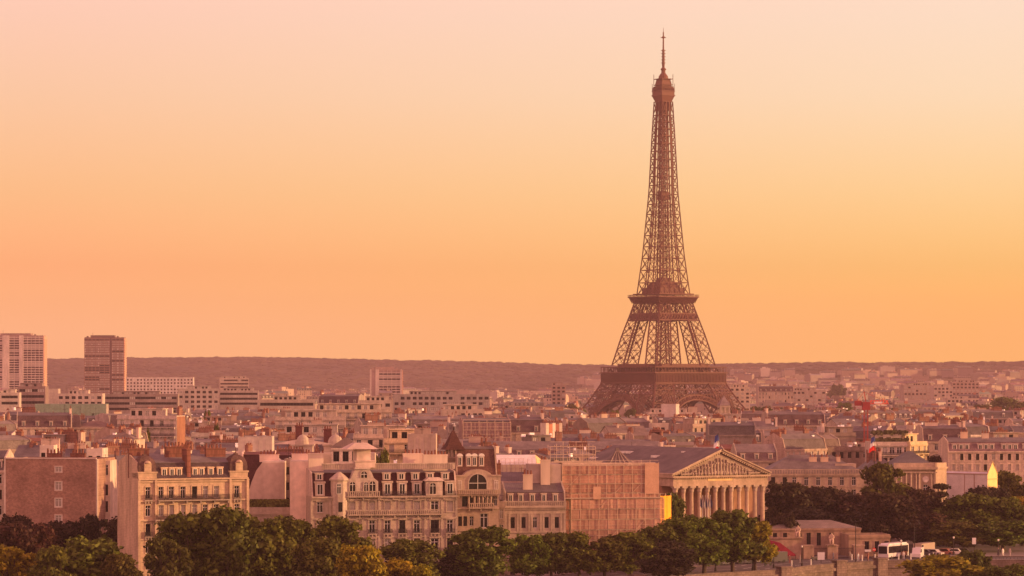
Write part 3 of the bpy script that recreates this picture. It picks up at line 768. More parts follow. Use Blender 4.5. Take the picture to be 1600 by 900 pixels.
for c in (.24, .31, .375, .52, .58, .665, .75): link('dormer', DORM['flat'], B.roof, CREAM, (w * c, .3, ze + .2), 0, (1.2, 1.4, 1.9))
for c, L_, y in ((.09, 3.6, 6), (.43, 5.4, 5), (.46, 3, 1.6), (.78, 4.2, 5)): chimney(B.root, w * c, y, ze, ze + 5.6 + (c == .43) * .4, L_, 'x' if L_ > 3.2 else 'y', 'brickwork', (.20, .080, .058), True)
LB1 = B
# tall blank brick party wall, white side and stair-window strip
D = 600
Bk = building('brick_building', 'tall windowless-looking brown brick gable block with four small white windows', 9, 150, D, -6, zof(720, D), 16, 'flat', (.31, .185, .14), (.2, .17, .16), (0, 0), bays=[.5], nf=0, wallmat='brickwork', cornice=False, parapet=.4)
bpy.data.objects.remove(Bk.wall); w = Bk.w; ops = []
for k, (y, h) in enumerate(((733, 1.0), (759, 1.6), (785, 1.6), (811, 1.6))): z = zof(y, D); ops.append((w * .585 - .65, w * .585 + .65, z - h / 2, z + h / 2))
mb = MB(); facade(mb, w, 0, Bk.ze, ops, dep=.2); shell(mb, w, 16, 0, Bk.ze); Bk.wall = mb.build('wall', 'brickwork', Bk.root, (.31, .185, .14))
for (a, b, c, d) in ops:
    link('window', WIN['curtain'], Bk.root, None, ((a + b) / 2, .15, c), 0, (b - a, 1, d - c))
mb = MB(); mb.box(-.3, w, -.15, .5, Bk.ze + .401, Bk.ze + .65)
for (a, b, c, d) in ops: mb.box(a - .18, b + .18, -.05, -.001, d, d + .2); mb.box(a - .18, b + .18, -.05, -.001, c - .2, c); mb.box(a - .18, a, -.05, -.001, c, d); mb.box(b, b + .18, -.05, -.001, c, d)
mb.box(-.35, -.001, -.05, .6, 0, Bk.ze + .4); mb.box(w, w + .3, -.05, .6, 0, Bk.ze + .4); mb.build('stone_trim', 'plaster', Bk.root, (.55, .45, .38))
for x, L_ in ((.5, 3.4), (.76, 2.6)): chimney(Bk.root, w * x, 3, Bk.ze, Bk.ze + 1.5, L_, 'x', 'brickwork', (.20, .080, .058), True)
D = 606
building('apartment_block', 'narrow white wall with a column of tall stair windows beside the brick gable', 151, 172, D, 0, zof(722, D), 10, 'flat', (.55, .44, .36), (.2, .17, .16), (0, 0), bays=[.55, 1.9], nf=0, first=[zof(y, D) for y in (743, 774, 800, 828)], win=(.8, 2.2), vis=('dark', 'cross'), wallmat='plaster', cornice=False, parapet=.3)
# row house left edge
building('apartment_block', 'pale house edge with dark windows at the far left of the quay', -30, 8, 612, 0, zof(735, 612), 12, 'mansard', (.5, .4, .33), (.24, .2, .2), (2.5, 1.5), bays=2, nf=5, vis=('dark', 'cross'), dorm=2)

# ---- mansard house with white gable end (centre left)
D = 598; ze = zof(776, D)
DK = (.055, .022, .024)
B2 = building('mansard_house', 'ornate white stone mansard house with dark red slate roof and a white curved gable', 487, 714, D, 12, ze, 14, 'mansard', (.50, .39, .31), (.30, .25, .24), (4.7, .5), bays=[1], nf=0, near=True, wallmat='ashlar', slatec=DK, endc=(.66, .50, .42), cornice=False)
bpy.data.objects.remove(B2.wall); w = B2.w; bx = lambda p: (p - 487) / 227.0 * w
cxs = [bx(p) for p in (500, 550, 581, 605, 628, 651, 679, 703)]
ops = []; ws = []
for zb, hh in ((ze - 3.2, 2.1), (ze - 7.4, 2.5), (ze - 11.2, 2.6), (ze - 14.6, 2.3)):
    for c in cxs: hw = .62 if abs(c - cxs[6]) > .1 else .85; ops.append((c - hw, c + hw, zb, zb + hh)); ws.append((c, zb, 2 * hw, hh))
mb = MB(); facade(mb, w, 0, ze, ops, dep=.35); shell(mb, w, 14, 0, ze)
for zz, p, h in ((ze - .35, .7, .35), (ze - .8, .35, .3), (ze - 4.6, .25, .3), (ze - 8.3, .18, .25), (ze - 12.1, .18, .25)): mb.box(-.05, w + .05, -p, -.001, zz, zz + h)
for p in (487, 515, 541, 566, 592, 664, 690, 713): mb.box(bx(p) - .22, bx(p) + .22, -.16, -.002, 0, ze - .81)
for k, (a, b, c, d) in enumerate(ops):
    mb.box(a - .2, a, -.12, -.003, c, d + .1); mb.box(b, b + .2, -.12, -.003, c, d + .1); mb.box(a - .3, b + .3, -.28, -.003, d + .1, d + .32); mb.box(a - .25, b + .25, -.22, -.003, c - .2, c)
B2.wall = mb.build('wall', 'ashlar', B2.root, (.50, .39, .31))
for (c, zb, a, b) in ws: link('window', WIN[RNG.choice(('cross', 'cross', 'dark', 'curtain', 'shutter'))], B2.root, None, (c, .3, zb), 0, (a, 1, b))
SW = (.50, .39, .31)
balcony(B2, bx(541), bx(592), ze + .05, 1.0, 1.0, solid=True, wall=SW); balcony(B2, bx(592), w, ze + .05, .75, .9, wall=SW)
balcony(B2, bx(541), bx(690), ze - 3.6, .9, .9, solid=True, wall=SW)
for c in cxs[1:]: balcony(B2, c - .95, c + .95, ze - 7.5, .5, .9, .2, wall=SW); balcony(B2, c - .95, c + .95, ze - 11.3, .5, .9, .2, wall=SW)
for c in (cxs[0], cxs[3], cxs[4], cxs[5], cxs[7]): link('dormer', DORM['flat'], B2.roof, SW, (c, .05, ze + .1), 0, (1.9, 1.6, 2.9))
for c in (bx(500), bx(605), bx(628), bx(650), bx(673), bx(697)): link('dormer', DORM['flat'], B2.roof, SW, (c, 1.1, ze + 3.2), 0, (1.6, 1.4, 1.5))
# white curved stone gable with arched windows
gx0, gx1 = bx(541), bx(590); gw = gx1 - gx0
mb = MB(); prof = [(0, 0), (gw, 0), (gw, 2.9), (gw * .86, 3.6), (gw * .80, 4.6), (gw * .72, 5.3), (gw * .28, 5.3), (gw * .20, 4.6), (gw * .14, 3.6), (0, 2.9)]
mb.v += [(gx0 + x, -.3, ze + .06 + z) for x, z in prof] + [(gx0 + x, 2.5, ze + .06 + z) for x, z in prof]; n = len(prof)
mb.f.append(tuple(range(n))); mb.m.append(0); mb.c.append(None)
mb.f.append(tuple(reversed(range(n, 2 * n)))); mb.m.append(0); mb.c.append(None)
for k in range(n): j = (k + 1) % n; mb.f.append((k, n + k, n + j, j)); mb.m.append(0); mb.c.append(None)
mb.box(gx0 + gw * .25, gx0 + gw * .75, -.6, 2.6, ze + 5.4, ze + 5.7)
ga = mb.build('stone_gable', 'ashlar', B2.root, (.62, .50, .42))
def arch_window(parent, x, y, z, wd, h, mats=('glass', 'white_paint'), seg=8):
    mb = MB(); P = [(-wd / 2, 0), (wd / 2, 0)] + [(wd / 2 * math.cos(math.pi * k / seg), h - wd / 2 + wd / 2 * math.sin(math.pi * k / seg)) for k in range(seg + 1)]
    mb.face([(a, 0, b) for a, b in P], 0)
    Q = [(a * (1 + .28 / wd * 2 * .5), b) for a, b in P]
    for (a, b), (c, d) in zip(P[1:], P[2:] + [P[0]]):
        s = (wd / 2 + .22) / (wd / 2); zc = h - wd / 2
        def o_(p): return (p[0] * s, (p[1] if p[1] < zc else zc + (p[1] - zc) * s))
        A, C = o_((a, b)), o_((c, d)); mb.face([(a, -.12, b), (c, -.12, d), (C[0], -.12, C[1]), (A[0], -.12, A[1])], 2)
        mb.face([(a, 0, b), (c, 0, d), (c, -.12, d), (a, -.12, b)], 2)
    mb.box(-.05, .05, -.06, -.004, 0, h - .05, 1); mb.box(-wd / 2, wd / 2, -.055, -.003, h - wd / 2 - .05, h - wd / 2 + .05, 1)
    o = mb.build('arched_window', [mats[0], mats[1], 'ashlar'], parent, (.60, .48, .40)); o.location = (x, y, z); return o
for p, wd, h in ((550, 1.1, 2.4), (571, .8, 2.3), (581, 1.2, 2.5)): arch_window(ga, bx(p), -.32, ze + .5, wd, h)
arch_window(ga, gx0 + gw * .55, -.32, ze + 3.7, 1.2, 1.3)
# pavilion bay with little roof, corner turret, terrace balustrade, chimneys
mb = MB(); a, b = bx(664), bx(690); mb.box(a, b, -.9, 1.2, ze + .06, ze + 3.0); mb.prismz([(a - .4, -1.3), (b + .4, -1.3), (b + .4, 1.6), (a - .4, 1.6)], ze + 3.0, ze + 3.7, 0, .55); bay = mb.build('bay_pavilion', 'ashlar', B2.root, (.6, .48, .4)); arch_window(bay, (a + b) / 2 - .3, -.92, ze + .4, 1.2, 2.2)
mb = MB(); a = bx(530); mb.lathe([(1.5, ze - 4.5), (1.7, ze - 3.5), (1.7, ze + 3.1), (2.0, ze + 3.2), (2.0, ze + 3.5), (1.2, ze + 4.2), (.3, ze + 4.9)], a, .4, 10); tu = mb.build('corner_turret', 'ashlar', B2.root, (.58, .46, .38)); link('window', WIN['cross'], tu, None, (a - .3, -1.32, ze + .5), 0, (.9, 1, 2.1)); link('window', WIN['dark'], tu, None, (a, -1.32, ze - 3), 0, (.8, 1, 1.9))
mb = MB(); mb.box(bx(505), w, 2.0, 2.3, ze + 5.3, ze + 6.35); mb.box(bx(505), w, 1.8, 2.4, ze + 6.35, ze + 6.55)
for k in range(60): x = bx(506) + k * (w - bx(507)) / 60; mb.box(x, x + .18, 1.84, 1.998, ze + 5.3, ze + 6.35)
mb.build('roof_balustrade', 'ashlar', B2.root, (.6, .48, .4))
mb = MB(); a, b = bx(556), bx(587); mb.box(a, b, 1.0, 4.5, ze + 5.7, ze + 6.9); mb.box(a - .2, b + .2, .8, 4.7, ze + 6.9, ze + 7.1); mb.box(a + .6, b - .6, 3, 8, ze + 7.1, ze + 9.4); mb.prismz([(a - 1.6, 1.5), (b + .8, 1.5), (b + .8, 9.5), (a - 1.6, 9.5)], ze + 9.4, ze + 10.6, 0, .4); mb.build('roof_pavilion', 'plaster', B2.root, (.55, .43, .36))
for p0, p1, y, z1, cc in ((668, 704, 4.5, 8.2, (.58, .46, .38)), (486, 512, 5, 8.6, (.58, .46, .38)), (640, 668, 7, 8.4, (.66, .50, .42))):
    a, b = bx(p0), bx(p1); chimney(B2.root, (a + b) / 2, y, ze + 2, ze + z1, b - a, 'x', 'plaster', cc, True)
# blank curved gables to its left
for (pa, pb, Dd, th_, eav, col, lab) in ((405, 445, 618, 0, 764, (.48, .37, .31), 'blank beige gable wall with curved left edge above the roof garden'), (453, 503, 606, 0, 797, (.66, .50, .42), 'tall blank pinkish gable wall with curved right shoulder beside dark red slates')):
    zt = zof(722 if pa > 450 else 723, Dd); a = (pa - 800) * Dd / F; ww_ = (pb - pa) * Dd / F; root = thing('gable_house', lab, 'building', (a, Dd, 0), R(th_))
    mb = MB(); ze_ = zof(eav, Dd) if pa < 450 else zof(775, Dd)
    if pa > 450: prof = [(0, 0), (ww_, 0), (ww_, ze_), (ww_ * .93, ze_ + 2.5), (ww_ * .82, ze_ + 4.6), (ww_ * .66, zt - .2), (ww_ * .62, zt), (0, zt)]
    else: prof = [(-2.2, 0), (ww_, 0), (ww_, zt), (.6, zt), (-.6, zt - 1.6), (-1.6, zt - 4), (-2.2, zt - 6.2)]
    n = len(prof); mb.v += [(x, 0, z) for x, z in prof] + [(x, 12, z) for x, z in prof]; mb.f.append(tuple(range(n))); mb.f.append(tuple(reversed(range(n, 2 * n)))); mb.m += [0, 0]; mb.c += [None, None]
    for k in range(n): j = (k + 1) % n; mb.f.append((k, n + k, n + j, j)); mb.m.append(0 if k < 2 else 0); mb.c.append(None)
    mb.build('gable_wall', 'plaster', root, col)
    mb = MB(); mb.box(0 if pa > 450 else .6, ww_ * (.6 if pa > 450 else 1), .2, 11, zt + .003, zt + .3); mb.build('coping', 'plaster', root, (.6, .5, .43))
    chimney(root, ww_ * .3, 6, zt, zt + 1.6, 4, 'x', 'plaster', (.66, .50, .42), True)
    cover(pa, pb, 722); FOOT.append((a + ww_ / 2, Dd + 6, 7))
# dark recess, roof garden and low terrace building between the houses
building('terrace_house', 'low cream terrace building with a planted balustrade between two tall houses', 388, 487, 612, 0, zof(801, 612), 16, 'flat', (.5, .4, .32), (.25, .2, .18), (0, 0), bays=[6.2, 8.3], nf=1, win=(.8, 1.1), vis=('dark',), parapet=1.1, near=True, wallmat='ashlar')
building('recessed_house', 'narrow dark recessed facade between two blank gable walls', 444, 454, 622, 0, zof(724, 622), 8, 'flat', (.26, .19, .17), (.2, .17, .16), (0, 0), bays=[.7], nf=5, win=(.7, 1.6), vis=('dark',), cornice=False)
building('roof_hut', 'small zinc-roofed rooftop room beside the planted terrace', 393, 440, 619, 0, zof(778, 619), 5, 'hip', (.42, .33, .28), (.24, .20, .20), (1.2, .3), bays=[1.2, 4], nf=1, win=(1, 1.2), vis=('dark',), z0=zof(801, 612) + .2, clutter=False)
# dark red mansard behind (left of gables)
building('mansard_house', 'dark red slate mansard with paired white dormers behind the domed house', 376, 428, 650, 0, zof(764, 650), 12, 'mansard', (.52, .41, .34), (.30, .12, .10), (7.4, .6), bays=4, nf=1, dorm=3, dkind='gable', slatec=DK, endc=(.66, .50, .42))
building('mansard_house', 'white house with red tiled strip and curved dormer windows behind the blank gables', 425, 500, 652, 6, zof(733, 652), 12, 'mansard', (.56, .45, .38), (.30, .11, .09), (3.0, .6), bays=6, nf=1, dorm=4, dkind='gable', slatec=DK, chim=2)

# ---- art nouveau studio house
D = 617; ze = zof(772, D)
A = building('studio_house', 'ornate studio house with a huge arched window, loggia and round-topped dormers', 715, 779, D, 10, ze, 13, 'mansard', (.46, .33, .25), (.24, .18, .16), (9.2, .5), bays=[1], nf=0, near=True, wallmat='ashlar', slatec=(.12, .06, .05), cornice=False, endc=(.46, .33, .25))
bpy.data.objects.remove(A.wall); w = A.w; ax = lambda p: (p - 715) / 64.0 * w
ops = [(ax(722), ax(731), ze - 2.6, ze - .5)] + [(ax(734 + 6.5 * k), ax(739 + 6.5 * k), ze - 2.6, ze - .4) for k in range(6)] + [(ax(p) - .4, ax(p) + .4, ze - 6.6, ze - 4.6) for p in (719, 727, 737)] + [(ax(750), ax(763), ze - 7, ze - 4.0)] + [(ax(772), ax(777), ze - 2.5, ze - .6)]
for zb in (ze - 10.4, ze - 13.8):
    for p in (722, 737, 752, 768): ops.append((ax(p) - .5, ax(p) + .5, zb, zb + 2.1))
mb = MB(); facade(mb, w, 0, ze, ops, dep=.5); shell(mb, w, 13, 0, ze)
for zz, p, h in ((ze - .3, .8, .3), (ze - 3.1, .5, .3), (ze - 7.6, .25, .25), (ze - 11, .2, .2)): mb.box(-.05, w + .05, -p, -.001, zz, zz + h)
A.wall = mb.build('wall', 'ashlar', A.root, (.46, .33, .25))
for (a, b, c, d) in ops: link('window', WIN[RNG.choice(('dark', 'cross'))], A.root, None, ((a + b) / 2, .45, c), 0, (b - a, 1, d - c))
for p in (732, 741, 748, 754, 761, 767): mb = MB(); mb.lathe([(.22, ze - 2.6), (.16, ze - 2.4), (.16, ze - .7), (.25, ze - .5)], ax(p), -.45, 8); mb.build('column', 'ashlar', A.root, (.5, .37, .29))
balcony(A, ax(731), ax(771), ze - 2.75, .9, .9, solid=True, wall=(.5, .37, .29)); balcony(A, 0, w, ze + .05, .8, .9, solid=True, wall=(.5, .37, .29))
mb = MB(); a, b = ax(722), ax(770); mb.box(a, b, -.3, 3, ze + .06, ze + 3.2); n = 10; c = (a + b) / 2; r = (b - a) / 2
P = [(c + r * math.cos(math.pi * k / n), ze + 3.2 + 1.9 * math.sin(math.pi * k / n)) for k in range(n + 1)]
i = len(mb.v); mb.v += [(x, -.3, z) for x, z in P] + [(x, 3, z) for x, z in P]; mb.f.append(tuple(i + k for k in range(n + 1))); mb.m.append(0); mb.c.append(None)
for k in range(n): mb.f.append((i + k, i + n + 1 + k, i + n + 2 + k, i + k + 1)); mb.m.append(0); mb.c.append(None)
sg = mb.build('studio_gable', 'ashlar', A.root, (.5, .37, .29)); arch_window(sg, c, -.34, ze + 1.0, 3.7, 3.1, seg=14)
for p in (721, 735, 744, 755): link('dormer', DORM['round'], A.roof, (.5, .37, .29), (ax(p), 2.2, ze + 5.6), 0, (1.15, 2.0, 2.4))
for x in (ax(718), ax(775)): mb = MB(); mb.box(x - .9, x + .9, -.3, 1.8, ze + .06, ze + 3.6); mb.box(x - 1.1, x + 1.1, -.5, 2, ze + 3.6, ze + 3.9); pi_ = mb.build('side_pier', 'ashlar', A.root, (.5, .37, .29)); link('window', WIN['cross'], pi_, None, (x, -.32, ze + .9), 0, (.8, 1, 1.9))
chimney(A.root, ax(776), 4, ze + 2, ze + 6.2, 3, 'x', 'brickwork', (.20, .080, .058), True); chimney(A.root, ax(768), 7, ze + 6, ze + 10.6, 2.4, 'x', 'brickwork', (.25, .12, .09), True)
# pointed belvedere turret
Dt = 622; x = (708 - 800) * Dt / F; T = thing('roof_turret', 'dark pyramid-roofed belvedere turret rising beside the studio house', 'turret', (x, Dt, 0), R(15))
z0 = zof(722, Dt)
mb = MB(); mb.box(-1.5, 1.5, -1.5, 1.5, 0, z0); mb.prismz([(-1.5, -1.5), (1.5, -1.5), (1.5, 1.5), (-1.5, 1.5)], z0, z0 + .9, 0, 1.35); mb.box(-2.1, 2.1, -2.1, 2.1, z0 + .9, z0 + 1.1); mb.build('turret_base', 'ashlar', T, (.36, .25, .2))
mb = MB()
for i in range(4):
    for j in range(4):
        if i in (0, 3) or j in (0, 3): a, b = -1.2 + .8 * i, -1.2 + .8 * j; mb.box(a - .12, a + .12, b - .12, b + .12, z0 + 1.1, z0 + 2.6)
mb.build('colonnette', 'ashlar', T, (.45, .32, .25))
mb = MB(); mb.prismz([(-2.2, -2.2), (2.2, -2.2), (2.2, 2.2), (-2.2, 2.2)], z0 + 2.6, z0 + 3.4, 0, .72); mb.prismz([(-1.58, -1.58), (1.58, -1.58), (1.58, 1.58), (-1.58, 1.58)], z0 + 3.4, z0 + 6.6, 0, .12); mb.bar((0, 0, z0 + 6.5), (0, 0, z0 + 8.2), .12); mb.build('pyramid_roof', 'slate', T, (.08, .036, .032))

# ---- pilastered house with attic balustrade
D = 628; ze = zof(791, D)
G = building('pilastered_house', 'cream classical house with pilasters, attic balustrade and small white dormers', 789, 884, D, 6, ze, 14, 'mansard', (.55, .43, .34), (.25, .20, .21), (2.9, 1.8), bays=[1], nf=0, near=True, wallmat='ashlar', slatec=(.16, .11, .115), cornice=False)
bpy.data.objects.remove(G.wall); w = G.w; gx = lambda p: (p - 789) / 95.0 * w
cs = [gx(p) for p in (801, 818, 836, 854, 870)]
ops = [(c - .45, c + .45, ze - 4.6, ze - 2.3) for c in cs] + [(c - .5, c + .5, ze - 10.4, ze - 7.5) for c in cs] + [(c - .5, c + .5, ze - 15, ze - 12.4) for c in cs]
mb = MB(); facade(mb, w, 0, ze, ops, dep=.4); shell(mb, w, 14, 0, ze)
for zz, p, h in ((ze - .35, .6, .35), (ze - .7, .35, .3), (ze - 1.6, .15, .2), (ze - 5.6, .25, .3), (ze - 11.4, .3, .3)): mb.box(-.05, w + .05, -p, -.001, zz, zz + h)
for p in (790, 796, 809, 813, 827, 831, 845, 849, 862, 865, 877, 882): mb.box(gx(p) - .22, gx(p) + .22, -.2, -.002, ze - 5.3, ze - 1.61)
for c in cs:
    mb.box(c - .9, c + .9, -.35, -.003, ze - 7.2, ze - 7.0)
    mb.face([(c - .9, -.35, ze - 6.999), (c + .9, -.35, ze - 6.999), (c, -.35, ze - 6.45)]); mb.face([(c - .9, -.35, ze - 6.998), (c, -.35, ze - 6.45), (c, -.01, ze - 6.45), (c - .9, -.01, ze - 6.998)]); mb.face([(c + .9, -.35, ze - 6.998), (c + .9, -.01, ze - 6.998), (c, -.01, ze - 6.45), (c, -.35, ze - 6.45)])
G.wall = mb.build('wall', 'ashlar', G.root, (.55, .43, .34))
for (a, b, c, d) in ops: link('window', WIN[RNG.choice(('dark', 'cross', 'dark'))], G.root, None, ((a + b) / 2, .35, c), 0, (b - a, 1, d - c))
balcony(G, 0, w, ze + .1, .45, 1.0, solid=True, wall=(.58, .46, .37), y=.1)
for p in (798, 814, 832, 850, 868): link('dormer', DORM['flat'], G.roof, (.55, .43, .34), (gx(p), .35, ze + .8), 0, (1.15, 1.3, 1.9))
chimney(G.root, gx(827), 3, ze + 3, ze + 6.6, 2.0, 'x', 'plaster', (.55, .43, .34), True); chimney(G.root, gx(857), 6, ze + 3, ze + 9.6, 2.0, 'x', 'plaster', (.55, .43, .34), True)
mb = MB(); mb.box(gx(832), gx(882), 6.6, 13, ze + 2, ze + 8.6); mb.build('stair_block', 'plaster', G.root, (.38, .29, .26))
building('zinc_annex', 'small zinc-roofed annex with a gabled room behind the pilastered house', 782, 826, 650, 0, zof(752, 650), 9, 'gable', (.5, .38, .31), (.27, .22, .22), (1.1, .6), bays=3, nf=1, win=(1, 1.2), chim=1)
building('link_house', 'slim cream bay linking the studio house and the pilastered house', 778, 789, 624, 0, zof(790, 624), 10, 'flat', (.5, .38, .3), (.2, .17, .16), (0, 0), bays=[.75], nf=4, win=(.8, 2.0), near=True, wallmat='ashlar')
# ---- scaffolded building
D = 642; th = 13
S1 = building('scaffolded_building', 'stone building hidden behind pink scaffold netting next to the columned portico', 880, 1024, D, th, zof(730, D), 14, 'flat', (.45, .33, .27), (.28, .22, .2), (0, 0), bays=11, nf=6, storey=3.6, win=(1.2, 2.1), vis=('dark',), near=True)
sc = thing('scaffolding', 'pale tube scaffold with torn pink debris netting wrapping the building beside the portico', 'scaffolding', ((880 - 800) * D / F, D, 0), R(th))
w = S1.w; zt = S1.ze + .6
NC = (.47, .25, .19)
def scaf(parent, x0, x1, y0, y1, z0, z1, netc, step=2.0, lift=2.2, net=True, tube=.085):
    mb = MB(); n = max(1, round((x1 - x0) / step)); m = max(1, round((z1 - z0) / lift)); rr = random.Random(int(x0 * 10 + z1))
    for k in range(n + 1):
        x = x0 + (x1 - x0) * k / n
        mb.bar((x, y0, z0), (x, y0, z1 + rr.choice((0, .6, 1.1))), tube); mb.bar((x, y1, z0), (x, y1, z1 + .3), tube)
    for j in range(m + 1):
        z = z0 + (z1 - z0) * j / m
        mb.bar((x0, y0, z), (x1, y0, z), tube); mb.bar((x0, y0, z + 1), (x1, y0, z + 1), tube * .7)
        if y1 > y0: mb.box(x0, x1, y0 + .1, y1 - .1, z - .08, z)
    for k in range(n):
        if rr.random() < .3:
            j = rr.randrange(m); a, b = x0 + (x1 - x0) * k / n, x0 + (x1 - x0) * (k + 1) / n; mb.bar((a, y0 - .02, z0 + (z1 - z0) * j / m), (b, y0 - .02, z0 + (z1 - z0) * (j + 1) / m), tube * .7)
    fr = mb.build('tube_frame', 'fabric', parent, (.52, .39, .30))
    if net:
        for j in range(m):
            mb = MB(); za, zb = z0 + (z1 - z0) * j / m + .12, z0 + (z1 - z0) * (j + 1) / m - .1; g = 40
            pts = [(x0 + (x1 - x0) * k / g) for k in range(g + 1)]; yo = [rr.uniform(-.12, .05) for _ in pts]
            for k in range(g):
                a = rr.uniform(0, .06); mb.face([(pts[k], y0 + .12 + yo[k], za), (pts[k + 1], y0 + .12 + yo[k + 1], za), (pts[k + 1], y0 + .12 + yo[k + 1], zb - a), (pts[k], y0 + .12 + yo[k], zb - a)])
            v = rr.uniform(.72, 1.22); mb.build('net_panel', 'netting', parent, tuple(c * v for c in netc))
    return fr
zmid = zof(776, D)
scaf(sc, -.6, w + .3, -1.6, -.3, zmid - 1.2, zt - .2, NC)
scaf(sc, .9, w + 1.0, -3.3, -1.9, 0, zmid - .4, (.48, .27, .21))
scaf(sc, -1.8, .7, -2.4, -1.0, 0, zmid - .6, (.66, .36, .25), 1.3)
mb = MB(); mb.box(-1.2, w + .8, -3.5, .5, zmid - .35, zmid - .2); mb.build('walkway', 'fabric', sc, (.4, .3, .24))
mb = MB(); mb.box(w * .28, w * .36, -3.6, -3.45, zmid - .5, zmid + 2.2); mb.build('tarp', 'fabric', sc, (.46, .28, .20))
mb = MB(); mb.box(w * .86, w + .3, -1.9, -1.75, zmid + .6, zt + .2); mb.build('tarp', 'fabric', sc, (.46, .28, .20))
# roof works: tubes and glazed pyramid roof
RW = thing('roof_scaffold', 'open tube scaffold railings on the roof of the wrapped building', 'scaffolding', ((880 - 800) * D / F, D, S1.ze + 1), R(th))
scaf(RW, -2.5, 7.5, 1.5, 3.5, 0, 3.4, NC, 1.5, 1.6, False, .09)
py = thing('roof_lantern', 'grey zinc pyramid roof lantern above the scaffolded building', 'roof', (pt(965, 728, 650).x, 652, S1.ze + .6), R(th))
mb = MB(); q = [(-3.1, -2.2), (3.1, -2.2), (3.1, 2.2), (-3.1, 2.2)]; mb.prismz(q, 0, 2.6, 0, .16); mb.prismz([(x * .13, y * .13) for x, y in q], 2.6, 3.3, 0, .9); mb.build('lantern_roof', 'zinc', py, (.16, .12, .115))
for k in range(5): mb = MB(); x = -2.2 + 1.1 * k; mb.bar((x, -2.25, .06), (x * .18, -.5, 2.68), .14); mb.build('rib', 'zinc', py, (.3, .22, .2))
# bright yellow tarpaulin chute at the right end
x = (1032 - 800) * 650 / F; sh = thing('tarpaulin', 'tall glowing orange-yellow tarpaulin sheet at the right end of the scaffold', 'tarpaulin', (x, 650, 0), R(50))
mb = MB(); n = 10; wd = 3.9; zb, zt2 = 1.5, zof(775, 650)
for k in range(n):
    f0, f1 = k / n, (k + 1) / n; yy = lambda f: -.35 * math.sin(f * math.pi) + .08 * math.sin(f * 19)
    for j in range(6):
        za, zc = zb + (zt2 - zb) * j / 6, zb + (zt2 - zb) * (j + 1) / 6; mb.face([(f0 * wd, yy(f0) + .05 * (j % 2), za), (f1 * wd, yy(f1) + .05 * (j % 2), za), (f1 * wd, yy(f1) + .05 * ((j + 1) % 2), zc), (f0 * wd, yy(f0) + .05 * ((j + 1) % 2), zc)])
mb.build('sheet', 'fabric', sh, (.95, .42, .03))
mb = MB(); [mb.bar((a, .15, zb - 1.5), (a, .15, zt2 + .5), .12) for a in (0, wd / 2, wd)]; [mb.bar((0, .15, zb + 2.2 * k), (wd, .15, zb + 2.2 * k), .1) for k in range(7)]; mb.build('support_tube', 'fabric', sh, (.5, .4, .3))

# ---- palace with twelve-column portico
D = 700; th = 31; PW = solve_w(1044, 1190, D, R(th)); X0 = 244 * D / F
P = thing('columned_palace', 'neoclassical palace with twelve-column portico and sculpted triangular pediment', 'palace', (X0, D, 0), R(th)); PC = (.56, .40, .29)
zc = 16.1; ze = 18.5; za = 24.1
mb = MB(); mb.box(-1, PW + 1, -3, 8, 0, 4.2); mb.build('podium', 'ashlar', P, PC)
for k in range(8): mb = MB(); z = 4.2 - (k + 1) * .52; mb.box(-1, PW + 1, -3.6 - k * .7, -3.001 if k == 0 else -3.0 - k * .7, 0, z + .001 * k); mb.build('step', 'ashlar', P, PC)
for k in range(12):
    x = .9 + (PW - 1.8) * k / 11; mb = MB(); mb.lathe([(.66, 4.2), (.66, 4.45), (.55, 4.6), (.535, 9), (.46, 14.5), (.52, 14.6)], x, -1.6, 14)
    co = mb.build('column', 'ashlar', P, (.56, .40, .29))
    mb = MB(); mb.lathe([(.50, 14.6), (.62, 15.0), (.58, 15.15), (.78, 15.6), (.72, 15.7)], x, -1.6, 10); mb.box(x - .78, x + .78, -2.38, -.82, 15.7, zc); mb.build('capital', 'ashlar', co, (.55, .42, .33))
mb = MB(); mb.box(-.2, PW + .2, -2.4, 4, zc + .001, zc + 1.1); mb.box(-.1, PW + .1, -2.3, 4, zc + 1.101, zc + 2.0); mb.box(-.6, PW + .6, -2.9, 4.2, zc + 2.0, ze)
k = 0.0
while k < PW: mb.box(k, k + .25, -2.75, -2.301, zc + 1.72, zc + 1.999); k += .55
mb.build('entablature', 'ashlar', P, PC)
mb = MB(); mb.box(PW * .36, PW * .62, -2.36, -2.301, zc + 1.15, zc + 1.68); mb.build('inscription_panel', 'plaster', P, (.72, .50, .24))
mb = MB(); mb.face([(.2, -1.9, ze), (PW - .2, -1.9, ze), (PW / 2, -1.9, za - .5)]); mb.build('tympanum', 'ashlar', P, (.42, .31, .24))
for s in (0, 1):
    mb = MB(); a = Vector((-.6 if s == 0 else PW + .6, 0, ze)); b = Vector((PW / 2, 0, za)); d = (b - a).normalized(); nn = Vector((-d.z, 0, d.x)) * (1 if s == 0 else -1)
    for (h0, h1, y0) in ((-.02, .38, -2.6), (.38, .62, -2.95)):
        v = [a + nn * h0, b + nn * h0, b + nn * h1, a + nn * h1]; i = len(mb.v)
        mb.v += [(p.x, y0, p.z) for p in v] + [(p.x, 4.0, p.z) for p in v]
        for q in [(0, 1, 2, 3), (4, 7, 6, 5), (0, 4, 5, 1), (1, 5, 6, 2), (2, 6, 7, 3), (3, 7, 4, 0)]: mb.f.append(tuple(i + t for t in q)); mb.m.append(0); mb.c.append(None)
    L_ = (b - a).length; t = .8
    while t < L_ - .5: p = a + d * t; mb.box(p.x - .13, p.x + .13, -2.55, -1.95, p.z - .34, p.z - .03); t += .65
    mb.build('raking_cornice', 'ashlar', P, (.60, .44, .33))
